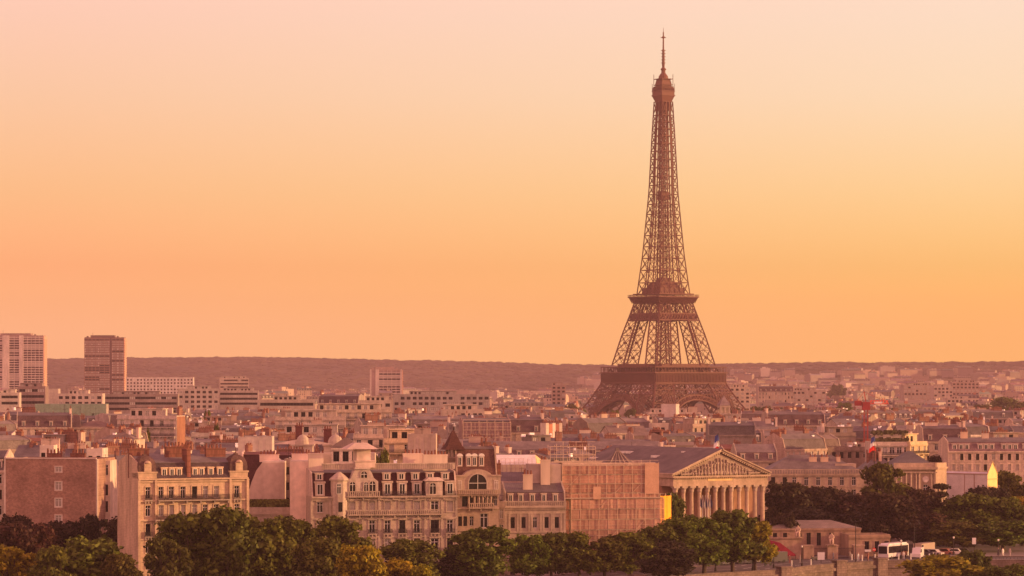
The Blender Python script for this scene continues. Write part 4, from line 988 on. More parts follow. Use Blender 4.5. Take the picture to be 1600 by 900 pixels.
# relief figures, as uneven human-like lumps
rr = random.Random(4)
for k in range(25):
    t = (k + .5) / 25; x = 2.3 + (PW - 4.6) * t; H = (1 - abs(2 * t - 1)) * (za - ze - 1.3) + .5; h = min(H * rr.uniform(.78, .95), 4.4); y = -2.15
    mb = MB(); lean = rr.uniform(-.25, .25) * h * .4; rw = .24 + .04 * h
    if h > 1.3:
        mb.lathe([(rw * 1.2, 0), (rw * 1.05, h * .3), (rw * .85, h * .5), (rw * 1.15, h * .72), (rw * .4, h * .80), (rw * .55, h * .86), (rw * .5, h * .95), (.05, h)], x, y, 7, 0, ze + .02)
        mb.bar((x, y - .1, ze + h * .72), (x + rr.uniform(-.8, .8), y - .35, ze + h * rr.uniform(.45, .85)), .22); mb.bar((x, y - .1, ze + h * .45), (x + rr.uniform(-.7, .7), y - .4, ze + .1), .28)
    else:
        mb.bar((x - .7, y, ze + .25), (x + .6, y - .1, ze + .45), .5, n=6, w2=.3); mb.lathe([(.1, 0), (.22, .15), (.2, .35), (.04, .45)], x + .55 * (1 if t < .5 else -1), y, 6, 0, ze + .5)
    mb.build('relief_figure', 'ashlar', P, (.52, .39, .31))
mb = MB(); mb.face([(PW * .38, -2.45, ze + .02), (PW * .62, -2.45, ze + .02), (PW * .57, -2.45, ze + 1.0), (PW * .43, -2.45, ze + 1.0)]); mb.box(PW * .38, PW * .62, -2.44, -1.95, ze + .02, ze + .6); mb.build('relief_plinth', 'ashlar', P, (.62, .47, .37))
mb = MB(); ops = [(PW / 12 * k + .75, PW / 12 * k + PW / 12 - .1, 5, 13) for k in (2, 4, 6, 8)]
mb.box(0, PW, 3, 3.6, 4.2, zc); mb.build('portico_wall', 'plaster', P, (.34, .18, .12))
for k in (3, 5, 7, 9): mb = MB(); x = .9 + (PW - 1.8) * (k - .5) / 11; mb.box(x - .55, x + .55, 2.9, 2.99, 4.25, 8.8); mb.box(x - .5, x + .5, 2.92, 2.98, 10, 13); mb.build('door', 'fabric', P, (.12, .06, .05))
# body and roofs behind
mb = MB(); mb.box(-7, PW + 2, 8.01, 52, 0, zc + .8); mb.box(-7.4, PW + 2.4, 7.6, 52.4, zc + .8, zc + 1.6); mb.box(-4.8, 0, 3.6, 8.0, 0, zc + .8); mb.build('wing_wall', 'ashlar', P, (.50, .38, .30))
mb = MB(); prof = [(-.5, ze + .74), (PW / 2, za + .74), (PW + .5, ze + .74), (PW + .5, ze + .3), (-.5, ze + .3)]; n = 5
mb.v += [(x, -2.8, z) for x, z in prof] + [(x, 44, z) for x, z in prof]
for k in range(5): j = (k + 1) % 5; mb.f.append((k, j, 5 + j, 5 + k)); mb.m.append(0); mb.c.append(None)
mb.f.append((5, 6, 7, 8, 9)); mb.m += [0]; mb.c += [None]
rf = mb.build('roof', 'zinc', P, (.14, .11, .105))
for (u, v, a, b) in ((.30, 16, 1.6, 2.2), (.20, 26, 2.2, 3.4), (.36, 30, 1.4, 4.5), (.1, 20, 1.1, 1.8), (.22, 40, 1.2, 2.5), (.4, 9, .6, .9)):
    z = ze + .5 + (za - ze) * 2 * u; mb = MB(); x = PW * u; mb.box(x - a / 2, x + a / 2, v, v + b, z - .8, z + .55); mb.build('skylight', 'white_paint', rf)
mb = MB(); mb.box(-6, -.6, 9, 30, zc + 1.6, zc + 2.9); mb.build('attic_block', 'ashlar', P, (.40, .30, .24))
for k in range(5):
    fx, fy = pt(1094 + 4.2 * k, 0, 684).x, 684 + k * .5
    fp = thing('flagpole', f"{('first','second','third','fourth','fifth')[k]} from the left of five short flagpoles before the portico columns", 'flagpole', (fx, fy, 0), 0, 'flagpoles before the portico')
    mb = MB(); mb.bar((0, 0, 0), (0, 0, 14.6), .12, n=6, w2=.07); mb.build('pole', 'white_paint', fp)
    mb = MB(); mb.face([(0, 0, 14.4), (.35, -.2, 13.3), (.3, .05, 11.6), (0, 0, 12.2)]); mb.face([(.35, -.2, 13.3), (.55, .1, 12.6), (.45, 0, 11.3), (.3, .05, 11.6)]); mb.build('flag', 'fabric', fp, (.05, .045, .09) if k % 2 == 0 else (.35, .3, .28))
cover(1025, 1206, 712)
for k in range(6): FOOT.append((X0 + PW / 2 * math.cos(R(th)) - (k * 9) * math.sin(R(th)), D + PW / 2 * math.sin(R(th)) + k * 9 * math.cos(R(th)), 24))
def flag(px, ybase, ytop, D, label, fl=(3.0, 2.6)):
    x = (px - 800) * D / F; zb, zt = zof(ybase, D), zof(ytop, D); o = thing('flag_pole', label, 'flag', (x, D, zb))
    mb = MB(); mb.bar((0, 0, 0), (0, 0, zt - zb), .16, n=6); mb.build('pole', 'wrought_iron', o); z = zt - zb - .2
    c = [(.04, .06, .22), (.75, .7, .68), (.80, .03, .02)]; zz = z
    for k in range(3):
        mb = MB(); h = fl[1] / 1.6; mb.face([(0, 0, zz), (-.15 - .15 * k, -.3, zz - h), (-.9 - .25 * k, -.1, zz - h - .8), (-.75 - .2 * k, .1, zz - .5)]); mb.face([(-.15 - .15 * k, -.3, zz - h), (.3, .2, zz - h - .1), (.2, .1, zz - .3), (0, 0, zz)]); mb.build('flag_stripe', 'fabric', o, c[k]); zz -= h * .95
flag(1122, 703, 677, 722, 'drooping blue, white and red flag above the palace pediment', (3, 2.4))
flag(1366, 735, 680, 760, 'furled red and white flag on a pole above the long stone wing', (3, 2.0))
# ---- long wing right of the palace, corner block, right-hand houses
D = 770
LW = building('palace_wing', 'long cream palace wing with attic balustrade under grey slate roofs', 1196, 1352, D, 4, zof(741, D), 15, 'hip', (.52, .38, .29), (.27, .22, .22), (4.4, .4), bays=[2, 5] + [7.5 + 3.1 * k for k in range(6)], nf=2, win=(1.1, 2.2), vis=('dark', 'cross'), near=True, wallmat='ashlar', reg=True)
balcony(LW, 0, LW.w, LW.ze + .1, .5, 1.2, solid=True, wall=(.52, .38, .29), y=.1)
for px_, wd in ((1275, 1.5), (1293, 1.5), (1315, 1.2)): chimney(LW.root, (px_ - 1196) / 156 * LW.w, 5, LW.ze + .5, LW.ze + 4.3, wd * 1.2, 'x', 'plaster', (.55, .38, .28), True)
mb = MB(); mb.box(LW.w * .72, LW.w * .93, 3, 9, LW.ze, LW.ze + 2.6); mb.build('roof_room', 'plaster', LW.root, (.4, .29, .24))
D = 772
CB = building('corner_pavilion', 'rounded stone corner pavilion with pilasters and a stone medallion', 1398, 1462, D, 3, zof(730, D), 17, 'hip', (.50, .36, .27), (.20, .18, .19), (3.6, .4), bays=[8.0], nf=1, first=[(zof(773, D), 2.6)], win=(1.2, 2.6), vis=('cross',), near=True, wallmat='ashlar')
w = CB.w
mb = MB(); mb.box(-.4, w + .4, -.8, -.321, CB.ze - .6, CB.ze + .05); mb.box(-.3, w + .3, -.5, -.33, CB.ze - 1.5, CB.ze - 1.2); mb.box(-.3, w + .3, -.3, .1, CB.ze + .05, CB.ze + 1.1)
for x in (.3, 1.6, 2.9, 4.2, 5.5, 6.3, 9.5, 10.2): mb.lathe([(.32, zof(775, D)), (.28, CB.ze - 1.9), (.4, CB.ze - 1.6)], x, -.25, 8)
mb.build('pilaster_order', 'ashlar', CB.root, (.56, .41, .31))
mb = MB(); mb.lathe([(0.85, 0), (.8, .12), (.5, .14)], 0, 0, 16); mo = mb.build('medallion', 'plaster', CB.root, (.62, .52, .45)); mo.location = (8, -.15, zof(749, D)); mo.rotation_euler = (R(90), 0, 0)
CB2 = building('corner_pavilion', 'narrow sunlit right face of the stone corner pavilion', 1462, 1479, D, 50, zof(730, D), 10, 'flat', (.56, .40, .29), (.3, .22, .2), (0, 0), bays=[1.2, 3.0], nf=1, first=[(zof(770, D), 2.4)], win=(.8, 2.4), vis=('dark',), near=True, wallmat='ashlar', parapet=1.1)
building('palace_wing', 'stepped stone link wing with chimneys behind the big park tree', 1352, 1402, 776, 2, zof(735, 776), 14, 'hip', (.50, .37, .28), (.24, .2, .2), (3.2, .6), bays=3, nf=1, chim=4, chimc=(.55, .38, .28), near=True, wallmat='ashlar')
D = 850
RB = building('ministry_building', 'long cream ministry block with dormered mansard behind the golden gabled tent', 1481, 1640, D, 3, zof(705, D), 14, 'mansard', (.50, .38, .30), (.27, .22, .22), (2.6, 1.2), bays=[1.7 + 2.28 * k for k in range(12)], nf=4, storey=3.0, win=(.95, 1.8), vis=('dark', 'curtain', 'shutter', 'shutter'), near=True, dorm=0, wallmat='masonry', slatec=(.19, .12, .13))
for p in (1492, 1502, 1511, 1532, 1541, 1550, 1569, 1578, 1587, 1602): link('dormer', DORM['flat'], RB.roof, (.55, .43, .36), ((p - 1481) / 159 * RB.w, .3, RB.ze + .25), 0, (1.5, 1.3, 1.9))
chimney(RB.root, RB.w * .20, 6, RB.ze + 2, RB.ze + 5.4, 2.2, 'x', 'plaster', (.6, .42, .3), True); chimney(RB.root, RB.w * .41, 6, RB.ze + 2, RB.ze + 5.0, 2.2, 'x', 'plaster', (.55, .42, .33), True)
# wrapped gabled tent house
D = 790; x = (1543 - 800) * D / F; T = thing('gabled_tent', 'white sheeted temporary shed with low-sun gold coloured into its gable end', 'tent', (x, D, 0), R(50)); Lh = 15.5; wd = 5.0; ze = zof(741, D); za = zof(722, D)
Lh = 13.8
mb = MB(); mb.face([(0, 0, 0), (wd, 0, 0), (wd, 0, ze), (wd / 2, 0, za), (0, 0, ze)]); mb.build('gable_end', 'fabric', T, (.88, .66, .26))  # sunlight on the white sheeting put into the gable's golden colour
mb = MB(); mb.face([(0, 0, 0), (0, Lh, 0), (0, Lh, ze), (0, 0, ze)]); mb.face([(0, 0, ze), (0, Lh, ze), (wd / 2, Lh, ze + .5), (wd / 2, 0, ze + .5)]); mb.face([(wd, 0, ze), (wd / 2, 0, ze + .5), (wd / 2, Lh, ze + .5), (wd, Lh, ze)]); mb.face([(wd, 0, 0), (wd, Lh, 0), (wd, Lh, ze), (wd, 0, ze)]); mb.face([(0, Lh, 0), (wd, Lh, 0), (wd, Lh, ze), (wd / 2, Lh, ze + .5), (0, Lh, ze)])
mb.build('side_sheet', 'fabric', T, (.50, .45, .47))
mb = MB(); mb.bar((-.05, 4, 0), (-.05, 4, ze), .2); mb.bar((-.05, 7, 0), (-.05, 7, ze), .15); mb.bar((-.05, 0, ze), (-.05, Lh, ze), .25); mb.build('frame_tube', 'fabric', T, (.3, .2, .17)); cover(1480, 1565, 742)
mb = MB(); mb.bar((-.1, -.06, ze - 1.3), (wd + .1, -.06, ze - 1.3), .14); mb.bar((-.1, -.05, ze), (wd / 2, -.05, za + .1), .16); mb.bar((wd + .1, -.05, ze), (wd / 2, -.05, za + .1), .16); mb.build('gable_rim', 'fabric', T, (.5, .36, .18))
# low pavilions by the road
D = 700
PV = building('garden_pavilion', 'low single-storey stone pavilion with tall dark windows beside the palace', 1203, 1345, D, 6, zof(826, D), 12, 'hip', (.42, .27, .20), (.36, .28, .25), (1.5, .2), bays=[1.2, 3.6, 7.0, 9.2, 11.6, 14.6, 17.5], nf=1, first=[(2.2, 3.0)], win=(1.0, 3.0), vis=('dark',), near=True, wallmat='ashlar')
D = 693
building('gatehouse', 'small flat-roofed stone gatehouse right of the low pavilion', 1326, 1391, D, 7, zof(838, D), 8, 'flat', (.42, .28, .20), (.3, .22, .19), (0, 0), bays=[4.3, 6.7, 9.0], nf=1, first=[(1.0, 2.6)], win=(1.1, 2.4), vis=('dark',), near=True, wallmat='ashlar', parapet=.4)
GW = thing('garden_wall', 'stone forecourt wall with piers and dark iron gate before the pavilion', 'wall', ((1201 - 800) * 684 / F, 684, 0), R(6))
mb = MB(); mb.box(0, 7.6, -.3, .3, 0, 4.6); mb.box(-.2, 7.8, -.5, .5, 4.6, 4.95); mb.build('high_wall', 'ashlar', GW, (.44, .29, .22))
for x in (7.9, 13.5, 19.6): mb = MB(); mb.box(x, x + 2.4, -1.1, 1.1, 0, 2.9); mb.box(x - .15, x + 2.55, -1.25, 1.25, 2.9, 3.2); mb.build('pier', 'ashlar', GW, (.5, .34, .25))
mb = MB()
for a, b in ((10.3, 13.5), (15.9, 19.6)):
    k = a
    while k < b: mb.bar((k, 0, .1), (k, 0, 2.6), .05); k += .2
    mb.bar((a, 0, .4), (b, 0, .4), .08); mb.bar((a, 0, 2.3), (b, 0, 2.3), .08)
mb.build('iron_gate', 'wrought_iron', GW)
aw = thing('red_awning', 'sloping bright red awning against the forecourt wall', 'awning', ((1203 - 800) * 680 / F, 680, 0), R(6)); mb = MB()
mb.face([(0, 0, 1.2), (6.0, 0, 1.2), (2.6, 1.4, 3.9), (0, 2.4, 4.5)]); mb.face([(0, 0, .9), (6, 0, .9), (6, 0, 1.2), (0, 0, 1.2)]); mb.face([(6, 0, 1.2), (6.0, 1.2, 1.2), (2.6, 1.4, 3.9)]); mb.build('canvas', 'fabric', aw, (.20, .012, .028)); mb = MB(); [mb.bar((q, .02, 0), (q, .02, 1.2), .07) for q in (0.1, 3, 5.9)]; mb.build('post', 'wrought_iron', aw)
def statue(px, D, zb, label, h=3.0, seat=True):
    o = thing('seated_statue', label, 'statue', ((px - 800) * D / F, D, zb), R(-10)); mb = MB()
    s = h / 3
    me = bpy.data.meshes.new('figure'); V = [(0, 0, 1.2), (0, .1, 1.7), (0, .05, 2.2), (0, 0, 2.45), (0, -.05, 2.8), (.35, 0, 2.15), (.55, -.2, 1.7), (.4, -.6, 1.5), (-.35, 0, 2.15), (-.6, -.1, 1.7), (-.5, -.5, 1.45), (.25, 0, 1.15), (.3, -.75, 1.15), (.3, -.7, .2), (-.25, 0, 1.15), (-.3, -.75, 1.1), (-.3, -.8, .2)]
    E = [(0, 1), (1, 2), (2, 3), (3, 4), (2, 5), (5, 6), (6, 7), (2, 8), (8, 9), (9, 10), (0, 11), (11, 12), (12, 13), (0, 14), (14, 15), (15, 16)]
    me.from_pydata([(x * s, y * s, z * s) for x, y, z in V], E, [])
    rad = [.42, .36, .34, .14, .24, .2, .15, .1, .2, .15, .1, .3, .24, .16, .3, .24, .16]
    me.materials.append(M['ashlar'])
    f = link('figure', me, o, (.52, .38, .29)); skin(f, [r * s for r in rad])
    mb.box(-.7 * s, .7 * s, -.9 * s, .7 * s, -.02, .15); mb.box(-.5 * s, .5 * s, -.2 * s, .6 * s, .15, 1.0 * s); mb.box(-.5 * s, .5 * s, .35 * s, .6 * s, 1.0 * s, 1.9 * s); mb.build('throne', 'ashlar', o, (.48, .34, .26))
statue(1299.5, 684.5, 3.22, 'large seated stone statue on the pedestal before the low pavilion'); statue(1247, 683, 4.97, 'seated stone statue on top of the forecourt wall')
# ------------------------------------------------------------------ landmarks of the middle and far distance
W_ = (.55, .46, .40); CR = (.50, .39, .31); GY = (.34, .28, .26); DKG = (.17, .12, .12)
MODERN = [  # px0, px1, D, th, py top, depth, wall, kind, storeys, label
 (26, 112, 1010, 8, 668, 13, CR, 'mans', 2, 'dark-roofed mansard block with three white chimney walls'),
 (112, 185, 1030, 4, 668, 13, (.46, .36, .29), 'mans2', 2, 'cream block with low brown roof between two slate pavilions'),
 (183, 276, 980, -14, 653, 8, (.56, .46, .40), 'flatb', 4, 'white balconied apartment block with terraces and an orange sunlit end'),
 (55, 166, 1480, 3, 633, 14, (.20, .36, .30), 'wrap', 0, 'long building wrapped in pale green scaffold sheeting'),
 (90, 160, 1750, 2, 617, 15, (.56, .46, .40), 'grid', 3, 'low white office block with a grid of square windows'),
 (70, 91, 1780, 4, 608, 16, (.52, .43, .38), 'blank', 0, 'pale blank-walled block beside the low white grid office'),
 (28, 71, 1700, 2, 606, 15, (.28, .20, .19), 'band', 4, 'dark office block with white horizontal window bands'),
 (0, 30, 1650, 5, 616, 15, W_, 'band', 2, 'small white banded office block under the left tower'),
 (160, 278, 1850, 3, 618, 15, (.30, .23, .21), 'band', 3, 'long brown office slab with fine vertical bars'),
 (278, 342, 2050, 6, 609, 18, (.44, .36, .33), 'grid', 4, 'grey office block with dark horizontal windows'),
 (342, 404, 2080, 4, 612, 18, (.42, .34, .31), 'band', 3, 'grey banded office block right of its taller twin'),
 (197, 302, 2900, 3, 591, 18, (.66, .58, .54), 'punch', 5, 'white office slab with rows of tiny dark windows below the hills'),
 (343, 389, 3000, 5, 592, 18, (.50, .39, .33), 'band', 3, 'squat beige block with rooftop plant below the hills'),
 (404, 492, 1520, 5, 627, 15, (.44, .35, .30), 'band', 3, 'low office roofline with window bands right of the grey twin block'),
 (497, 560, 1560, -9, 631, 15, (.36, .28, .25), 'mans', 2, 'dormered block between two banded office roofs'),
 (562, 612, 1500, 4, 628, 15, (.50, .40, .33), 'grid', 2, 'small pale office block left of the long ministry slab'),
 (615, 765, 1800, 3, 618, 16, (.36, .30, .28), 'grid', 5, 'long grey ministry slab with five rows of windows'),
 (475, 612, 1150, 5, 643, 14, CR, 'flatb', 3, 'cream apartment block with set-back white attic storeys'),
 (430, 540, 1000, 3, 655, 14, (.48, .38, .32), 'flatb', 2, 'cream flat-roofed block with three round roof vents'),
 (690, 757, 1250, 3, 643, 16, (.52, .41, .34), 'cube', 3, 'plain beige cube-like wall with stepped white attic'),
 (722, 798, 960, 6, 671, 13, (.33, .21, .19), 'net', 4, 'brown stone block veiled in grey scaffold netting'),
 (796, 852, 965, 6, 676, 13, (.42, .31, .25), 'mans', 3, 'stone block with dormered roof beside the striped chimney wall'),
 (1018, 1077, 1200, 2, 665, 13, (.55, .43, .36), 'punch', 2, 'cream block with two rows of dark square windows'),
 (1096, 1170, 1300, 2, 657, 15, (.45, .35, .30), 'band', 3, 'long office block with glazed attic behind the tricolour flag'),
 (1168, 1209, 1200, -10, 663, 14, (.70, .62, .58), 'bigwin', 2, 'white office block with four large framed windows'),
 (1033, 1056, 1900, -12, 632, 14, (.66, .56, .51), 'blank', 0, 'plain white windowless tower block in front of the iron arch'),
 (1013, 1095, 1960, 3, 646, 14, (.55, .43, .36), 'flatb', 2, 'pale stepped houses at the foot of the iron tower'),
 (1366, 1422, 905, 4, 695, 15, (.55, .44, .37), 'curv', 3, 'white apartment house with planted roof terraces'),
 (1422, 1449, 905, 50, 694, 15, (.62, .46, .28), 'flatb', 3, 'narrow golden sunlit end of the planted terrace house'),  # gold of the low sun put into the wall colour
 (1442, 1512, 930, 3, 690, 14, (.48, .36, .29), 'mans', 2, 'dark long-roofed house behind the corner pavilion'),
 (1285, 1319, 1080, 4, 668, 13, (.64, .55, .51), 'blank', 0, 'left white blank wall panel near the red crane'),
 (1345, 1382, 1085, 4, 667, 13, (.64, .55, .51), 'blank', 0, 'right white blank wall panel behind the red crane'),
 (1200, 1290, 1090, 6, 665, 14, (.42, .31, .26), 'mans', 2, 'long brown dormered block left of the white wall panel'),
 (1412, 1460, 3000, 4, 603, 20, (.42, .31, .27), 'grid', 7, 'tall netted apartment block on the far right bank'),
 (1459, 1489, 2950, 2, 605, 20, (.52, .40, .34), 'grid', 6, 'paler tall apartment block right of the netted one'),
 (1488, 1530, 3050, 4, 598, 20, (.40, .28, .25), 'grid', 7, 'reddish twin-gabled apartment block among far houses'),
 (1480, 1530, 2700, 2, 624, 16, (.52, .40, .34), 'grid', 3, 'long low pale block before the far apartment towers'),
 (862, 884, 2600, 0, 603, 18, (.40, .28, .24), 'grid', 8, 'slim brown tower block left of the iron tower'),
 (1226, 1290, 2700, 3, 611, 16, (.42, .32, .28), 'grid', 5, 'wide brown block on the right beyond the iron tower'),
 (1140, 1172, 2500, 5, 606, 16, (.56, .43, .35), 'grid', 8, 'pale tall apartment block just right of the iron tower'),
 (1185, 1240, 2600, 4, 612, 16, (.48, .36, .30), 'mans', 5, 'domed-roof apartment block right of the iron tower'),
 (760, 1046, 812, 3, 716, 13, (.46, .34, .28), 'longz', 1, 'very long zinc-roofed range with white dormers behind the scaffold'),
 (1150, 1215, 820, 3, 720, 13, (.46, .34, .28), 'longz', 1, 'zinc-roofed dormered range right of the pediment'),
 (600, 672, 745, 4, 690, 12, (.62, .46, .30), 'flatb', 1, 'low house with a golden sunlit wall and long roof terrace'),  # sunlit gold painted into this wall colour
 (637, 681, 730, 0, 680, 12, (.52, .40, .33), 'blank', 0, 'blank beige gable wall with curved shoulder behind the terraces'),
 (552, 640, 800, 3, 683, 12, (.50, .38, .31), 'flatb', 2, 'flat-roofed office wing behind the white domes'),
 (425, 560, 840, 2, 680, 12, (.46, .37, .33), 'flatb', 2, 'grey flat-roofed range behind the two brick chimneys'),
 (372, 425, 720, 2, 684, 12, (.62, .52, .46), 'blank', 0, 'tall white blank wall above the dark red mansard'),
]
DSET = sorted(MODERN, key=lambda t: t[2])
for (a, b, D, th, py_, dep, wall, kind, nf, lab) in DSET:
    z = zof(py_, D); kw = {}; keep = wall; wall = tuple(q * .85 for q in wall)
    nm = {'mans': 'mansard_block', 'mans2': 'mansard_block', 'flatb': 'apartment_block', 'wrap': 'wrapped_building', 'grid': 'office_block', 'blank': 'blank_walled_block', 'band': 'office_block', 'punch': 'office_block', 'cube': 'blank_walled_block', 'net': 'netted_building', 'bigwin': 'office_block', 'curv': 'apartment_block', 'longz': 'long_range'}[kind]
    wdt = solve_w(a, b, D, R(th))
    if kind == 'mans': o = building(nm, lab, a, b, D, th, z, dep, 'mansard', wall, (.26, .20, .20), (4.0, 1.0), nf=nf, bays=max(3, int(wdt / 2.6)), dorm=max(2, int(wdt / 4)), slatec=(.11, .07, .075), chim=3, chimc=(.62, .48, .38), reg=False)
    elif kind == 'mans2':
        o = building(nm, lab, a, b, D, th, z, dep, 'hip', wall, (.36, .24, .19), (1.6, .6), nf=nf, bays=7, win=(1.1, 1.9), reg=False)
        for x in (0, wdt - 3.2): mb = MB(); mb.prismz([(x, -.2), (x + 3.2, -.2), (x + 3.2, 6), (x, 6)], z, z + 4.2, 0, .6); mb.build('pavilion_roof', 'slate', o.root, (.12, .08, .085))
    elif kind == 'flatb':
        o = building(nm, lab, a, b, D, th, z, dep, 'flat', wall, (.3, .24, .22), (2.7, 0), nf=nf, bays=max(3, int(wdt / 3)), win=(1.3, 1.9), storey=3.0, parapet=.8, chim=1, reg=False)
        for k in range(min(nf, 3)): balcony(o, .4, wdt - .4, z - 2.9 - 3.0 * k, 1.0, .9, wallmat='plaster', wall=wall)
        if th < 0: mb = MB(); mb.box(wdt + .001, wdt + .12, .2, dep - .2, z - 12, z + .5); mb.build('end_wall', 'plaster', o.root, (.30, .14, .09))  # orange sunlight on the white block painted as the end wall's colour
    elif kind == 'wrap':
        o = building(nm, lab, a, b, D, th, z, dep, 'flat', (.36, .3, .26), (.25, .3, .26), (0, 0), nf=2, bays=10, parapet=.3, reg=False, cornice=False); mb = MB(); rr = random.Random(2); n = 14
        for k in range(n):
            for j in range(3): x0, x1 = wdt * k / n, wdt * (k + 1) / n - .1; mb.box(x0, x1, -1.2 + rr.uniform(-.05, .05), -1.15, z - 6.2 + 2.2 * j, z - 4.1 + 2.2 * j)
        mb.build('sheeting', 'fabric', o.root, (.21, .29, .22)); mb = MB(); mb.box(0, wdt, -1.15, dep, z + .35, z + .6); mb.build('cover_roof', 'fabric', o.root, (.25, .31, .25))
    elif kind in ('grid', 'bigwin'): 
        big = kind == 'bigwin'
        o = building(nm, lab, a, b, D, th, z, dep, 'flat', wall, (.3, .25, .24), (0 if big else 2.5, 0), nf=nf, bays=max(3, int(wdt / (5.0 if big else 3.6))), win=((3.6, 2.3) if big else (2.3, 1.7)), storey=4 if big else 3.3, parapet=.8, vis=('dark', 'dark', 'curtain'), wallmat='plaster', cornice=False, reg=False)
    elif kind == 'punch': o = building(nm, lab, a, b, D, th, z, dep, 'flat', wall, (.3, .25, .24), (0, 0), nf=nf, bays=max(5, int(wdt / 3.2)), win=(1.5, 1.6), storey=3.1, vis=('dark',), wallmat='plaster', cornice=False, reg=False)
    elif kind == 'band': o = building(nm, lab, a, b, D, th, z, dep, 'flat', wall, (.3, .25, .24), (2.4, 0), nf=nf, bandw=True, win=(1, 1.5), storey=3.4, vis=('dark',), wallmat='plaster', cornice=False, reg=False)
    elif kind == 'longz': o = building(nm, lab, a, b, D, th, z, dep, 'mansard', wall, (.33, .26, .25), (2.3, 2.2), nf=1, bays=int(wdt / 3), dorm=int(wdt / 3.4), slatec=(.15, .10, .105), endc=CR, reg=False, wallmat='ashlar')
    elif kind == 'cube':
        o = building(nm, lab, a, b, D, th, z, dep, 'flat', wall, (.3, .25, .24), (2.6, 0), nf=nf, bays=[wdt * t for t in (.5, .62, .78, .9)], win=(1.5, 1.5), storey=3.2, vis=('dark', 'curtain'), wallmat='plaster', cornice=False, reg=False)
        mb = MB(); mb.box(0, wdt * .4, -.8, -.33, 0, z + .5); mb.build('blank_bay', 'plaster', o.root, wall)
    elif kind == 'net':
        o = building(nm, lab, a, b, D, th, z, dep, 'mansard', wall, (.24, .19, .19), (2.6, 1.0), nf=nf, bays=6, reg=False, vis=('dark',)); scaf(o.root, .2, wdt - .1, -1.4, -.4, z - 12, z + 2.2, (.30, .19, .19), 2.6, 2.4, True, .16)
    elif kind == 'curv':
        o = building(nm, lab, a, b, D, th, z, dep, 'flat', wall, (.3, .25, .24), (2.6, 0), nf=nf, bays=5, win=(1.6, 2.0), reg=False, parapet=.9); balcony(o, 0, wdt, z - 3.1, .9, .9, wallmat='plaster', wall=wall)
        mb = MB(); rr = random.Random(9)
        for k in range(260): x, y = rr.uniform(.3, wdt - .3), rr.uniform(.2, 1.2) if k % 2 else rr.uniform(2, 6); h = z + .9 + (rr.random() * .9 if k % 2 else 2.2 + rr.random()); s = .35; mb.face([(x - s, y, h - s), (x + s, y + rr.uniform(-.3, .3), h - s), (x + s, y, h + s), (x - s, y + rr.uniform(-.3, .3), h + s)])
        mb.build('roof_plant', 'foliage', o.root, (.10, .09, .04))
    else:
        o = building(nm, lab, a, b, D, th, z, dep, 'flat', wall, (.3, .25, .24), (0, 0), bays=[.8], nf=0, wallmat='plaster', cornice=False, parapet=.25, reg=False, chim=1 if D < 1500 else 0)
        if dep and D < 1300: mb = MB(); [mb.box(wdt * t, wdt * t + .08, -.04, -.001, 1, z - .5) for t in (.2, .4, .6, .8)]; mb.build('panel_joint', 'plaster', o.root, tuple(c * .8 for c in wall))
    n = max(1, int(o.w / max(8, dep))); c, s = math.cos(o.th), math.sin(o.th)
    for k in range(n + 1): u = o.w * (k + .5) / (n + 1); FOOT.append((o.x0 + u * c - dep / 2 * s, D + u * s + dep / 2 * c, max(o.w / (n + 1), dep) * .55))
    o.reg = (a, b, pyof(o.top, D)); MODERN[MODERN.index((a, b, D, th, py_, dep, keep, kind, nf, lab))] += (o,)
SPEC = sorted([(m[2], m[-1].reg) for m in MODERN])   # for the skyline, near to far
# residential towers
def tower_block(name, label, px0, px1, D, pyt, segs, dep, cols, nfl, lit=('dark', 'dark', 'shutter')):
    x0 = (px0 - 800) * D / F; w = (px1 - px0) * D / F; z = zof(pyt, D); root = thing(name, label, 'tower block', (x0, D, 0), R(2)); st = 2.9
    base, dark, side = cols
    mb = MB(); mb.box(0, w, .6, dep, 0, z - 2); mb.build('core', 'plaster', root, dark)
    for (a, b, kind) in segs:
        xa, xb = w * a, w * b; mb = MB()
        if kind == 'blank': mb.box(xa, xb, -.6, 1.2, 0, z); mb.build('blank_panel', 'plaster', root, base)
        elif kind == 'void': mb.box(xa, xb, .2, 1.0, 0, z - 3); mb.build('recess', 'plaster', root, dark)
        else:
            k = 0
            while k * st < z - 2:
                zz = k * st; pr = .0; mb.box(xa, xb, -.2, .595, zz, zz + (.95 if kind == 'balc' else 1.15)); k += 1
            n = int((xb - xa) / (4.5 if kind == 'balc' else 3.0))
            for q in range(n + 1): x = xa + (xb - xa) * q / n; mb.box(x - .25, x + .25, -.25, .55, 0, z - 1)
            mb.build('facade', 'plaster', root, base if kind != 'dk' else dark)
            for k in range(1, int((z - 3) / st)):
                if k * st < 16: continue
                link('window', WIN[RNG.choice(lit)], root, None, ((xa + xb) / 2, .3, k * st + 1.1), 0, (xb - xa, 1, 1.75))
    mb = MB(); mb.box(0, w, .2, dep, z - 2, z); mb.box(w * .15, w * .75, 3, dep - 3, z, z + 2.6); [mb.box(w * t, w * t + 2, 2, 5, z, z + 1.6) for t in (.05, .35, .82)]; mb.bar((w * .2, 6, z), (w * .2, 6, z + 6), .3); mb.build('roof_plant_room', 'plaster', root, side)
    mb = MB(); mb.box(w + .01, w + 1.0, 0, dep, 0, z - 1)
    k = 0
    while k * st < z - 3: mb.box(w + 1.0, w + 1.6, .5, dep - .5, k * st, k * st + 1.0); k += 1
    mb.build('end_wall', 'plaster', root, (.55, .34, .25)); return root  # right end coloured orange to stand for the sun falling on it
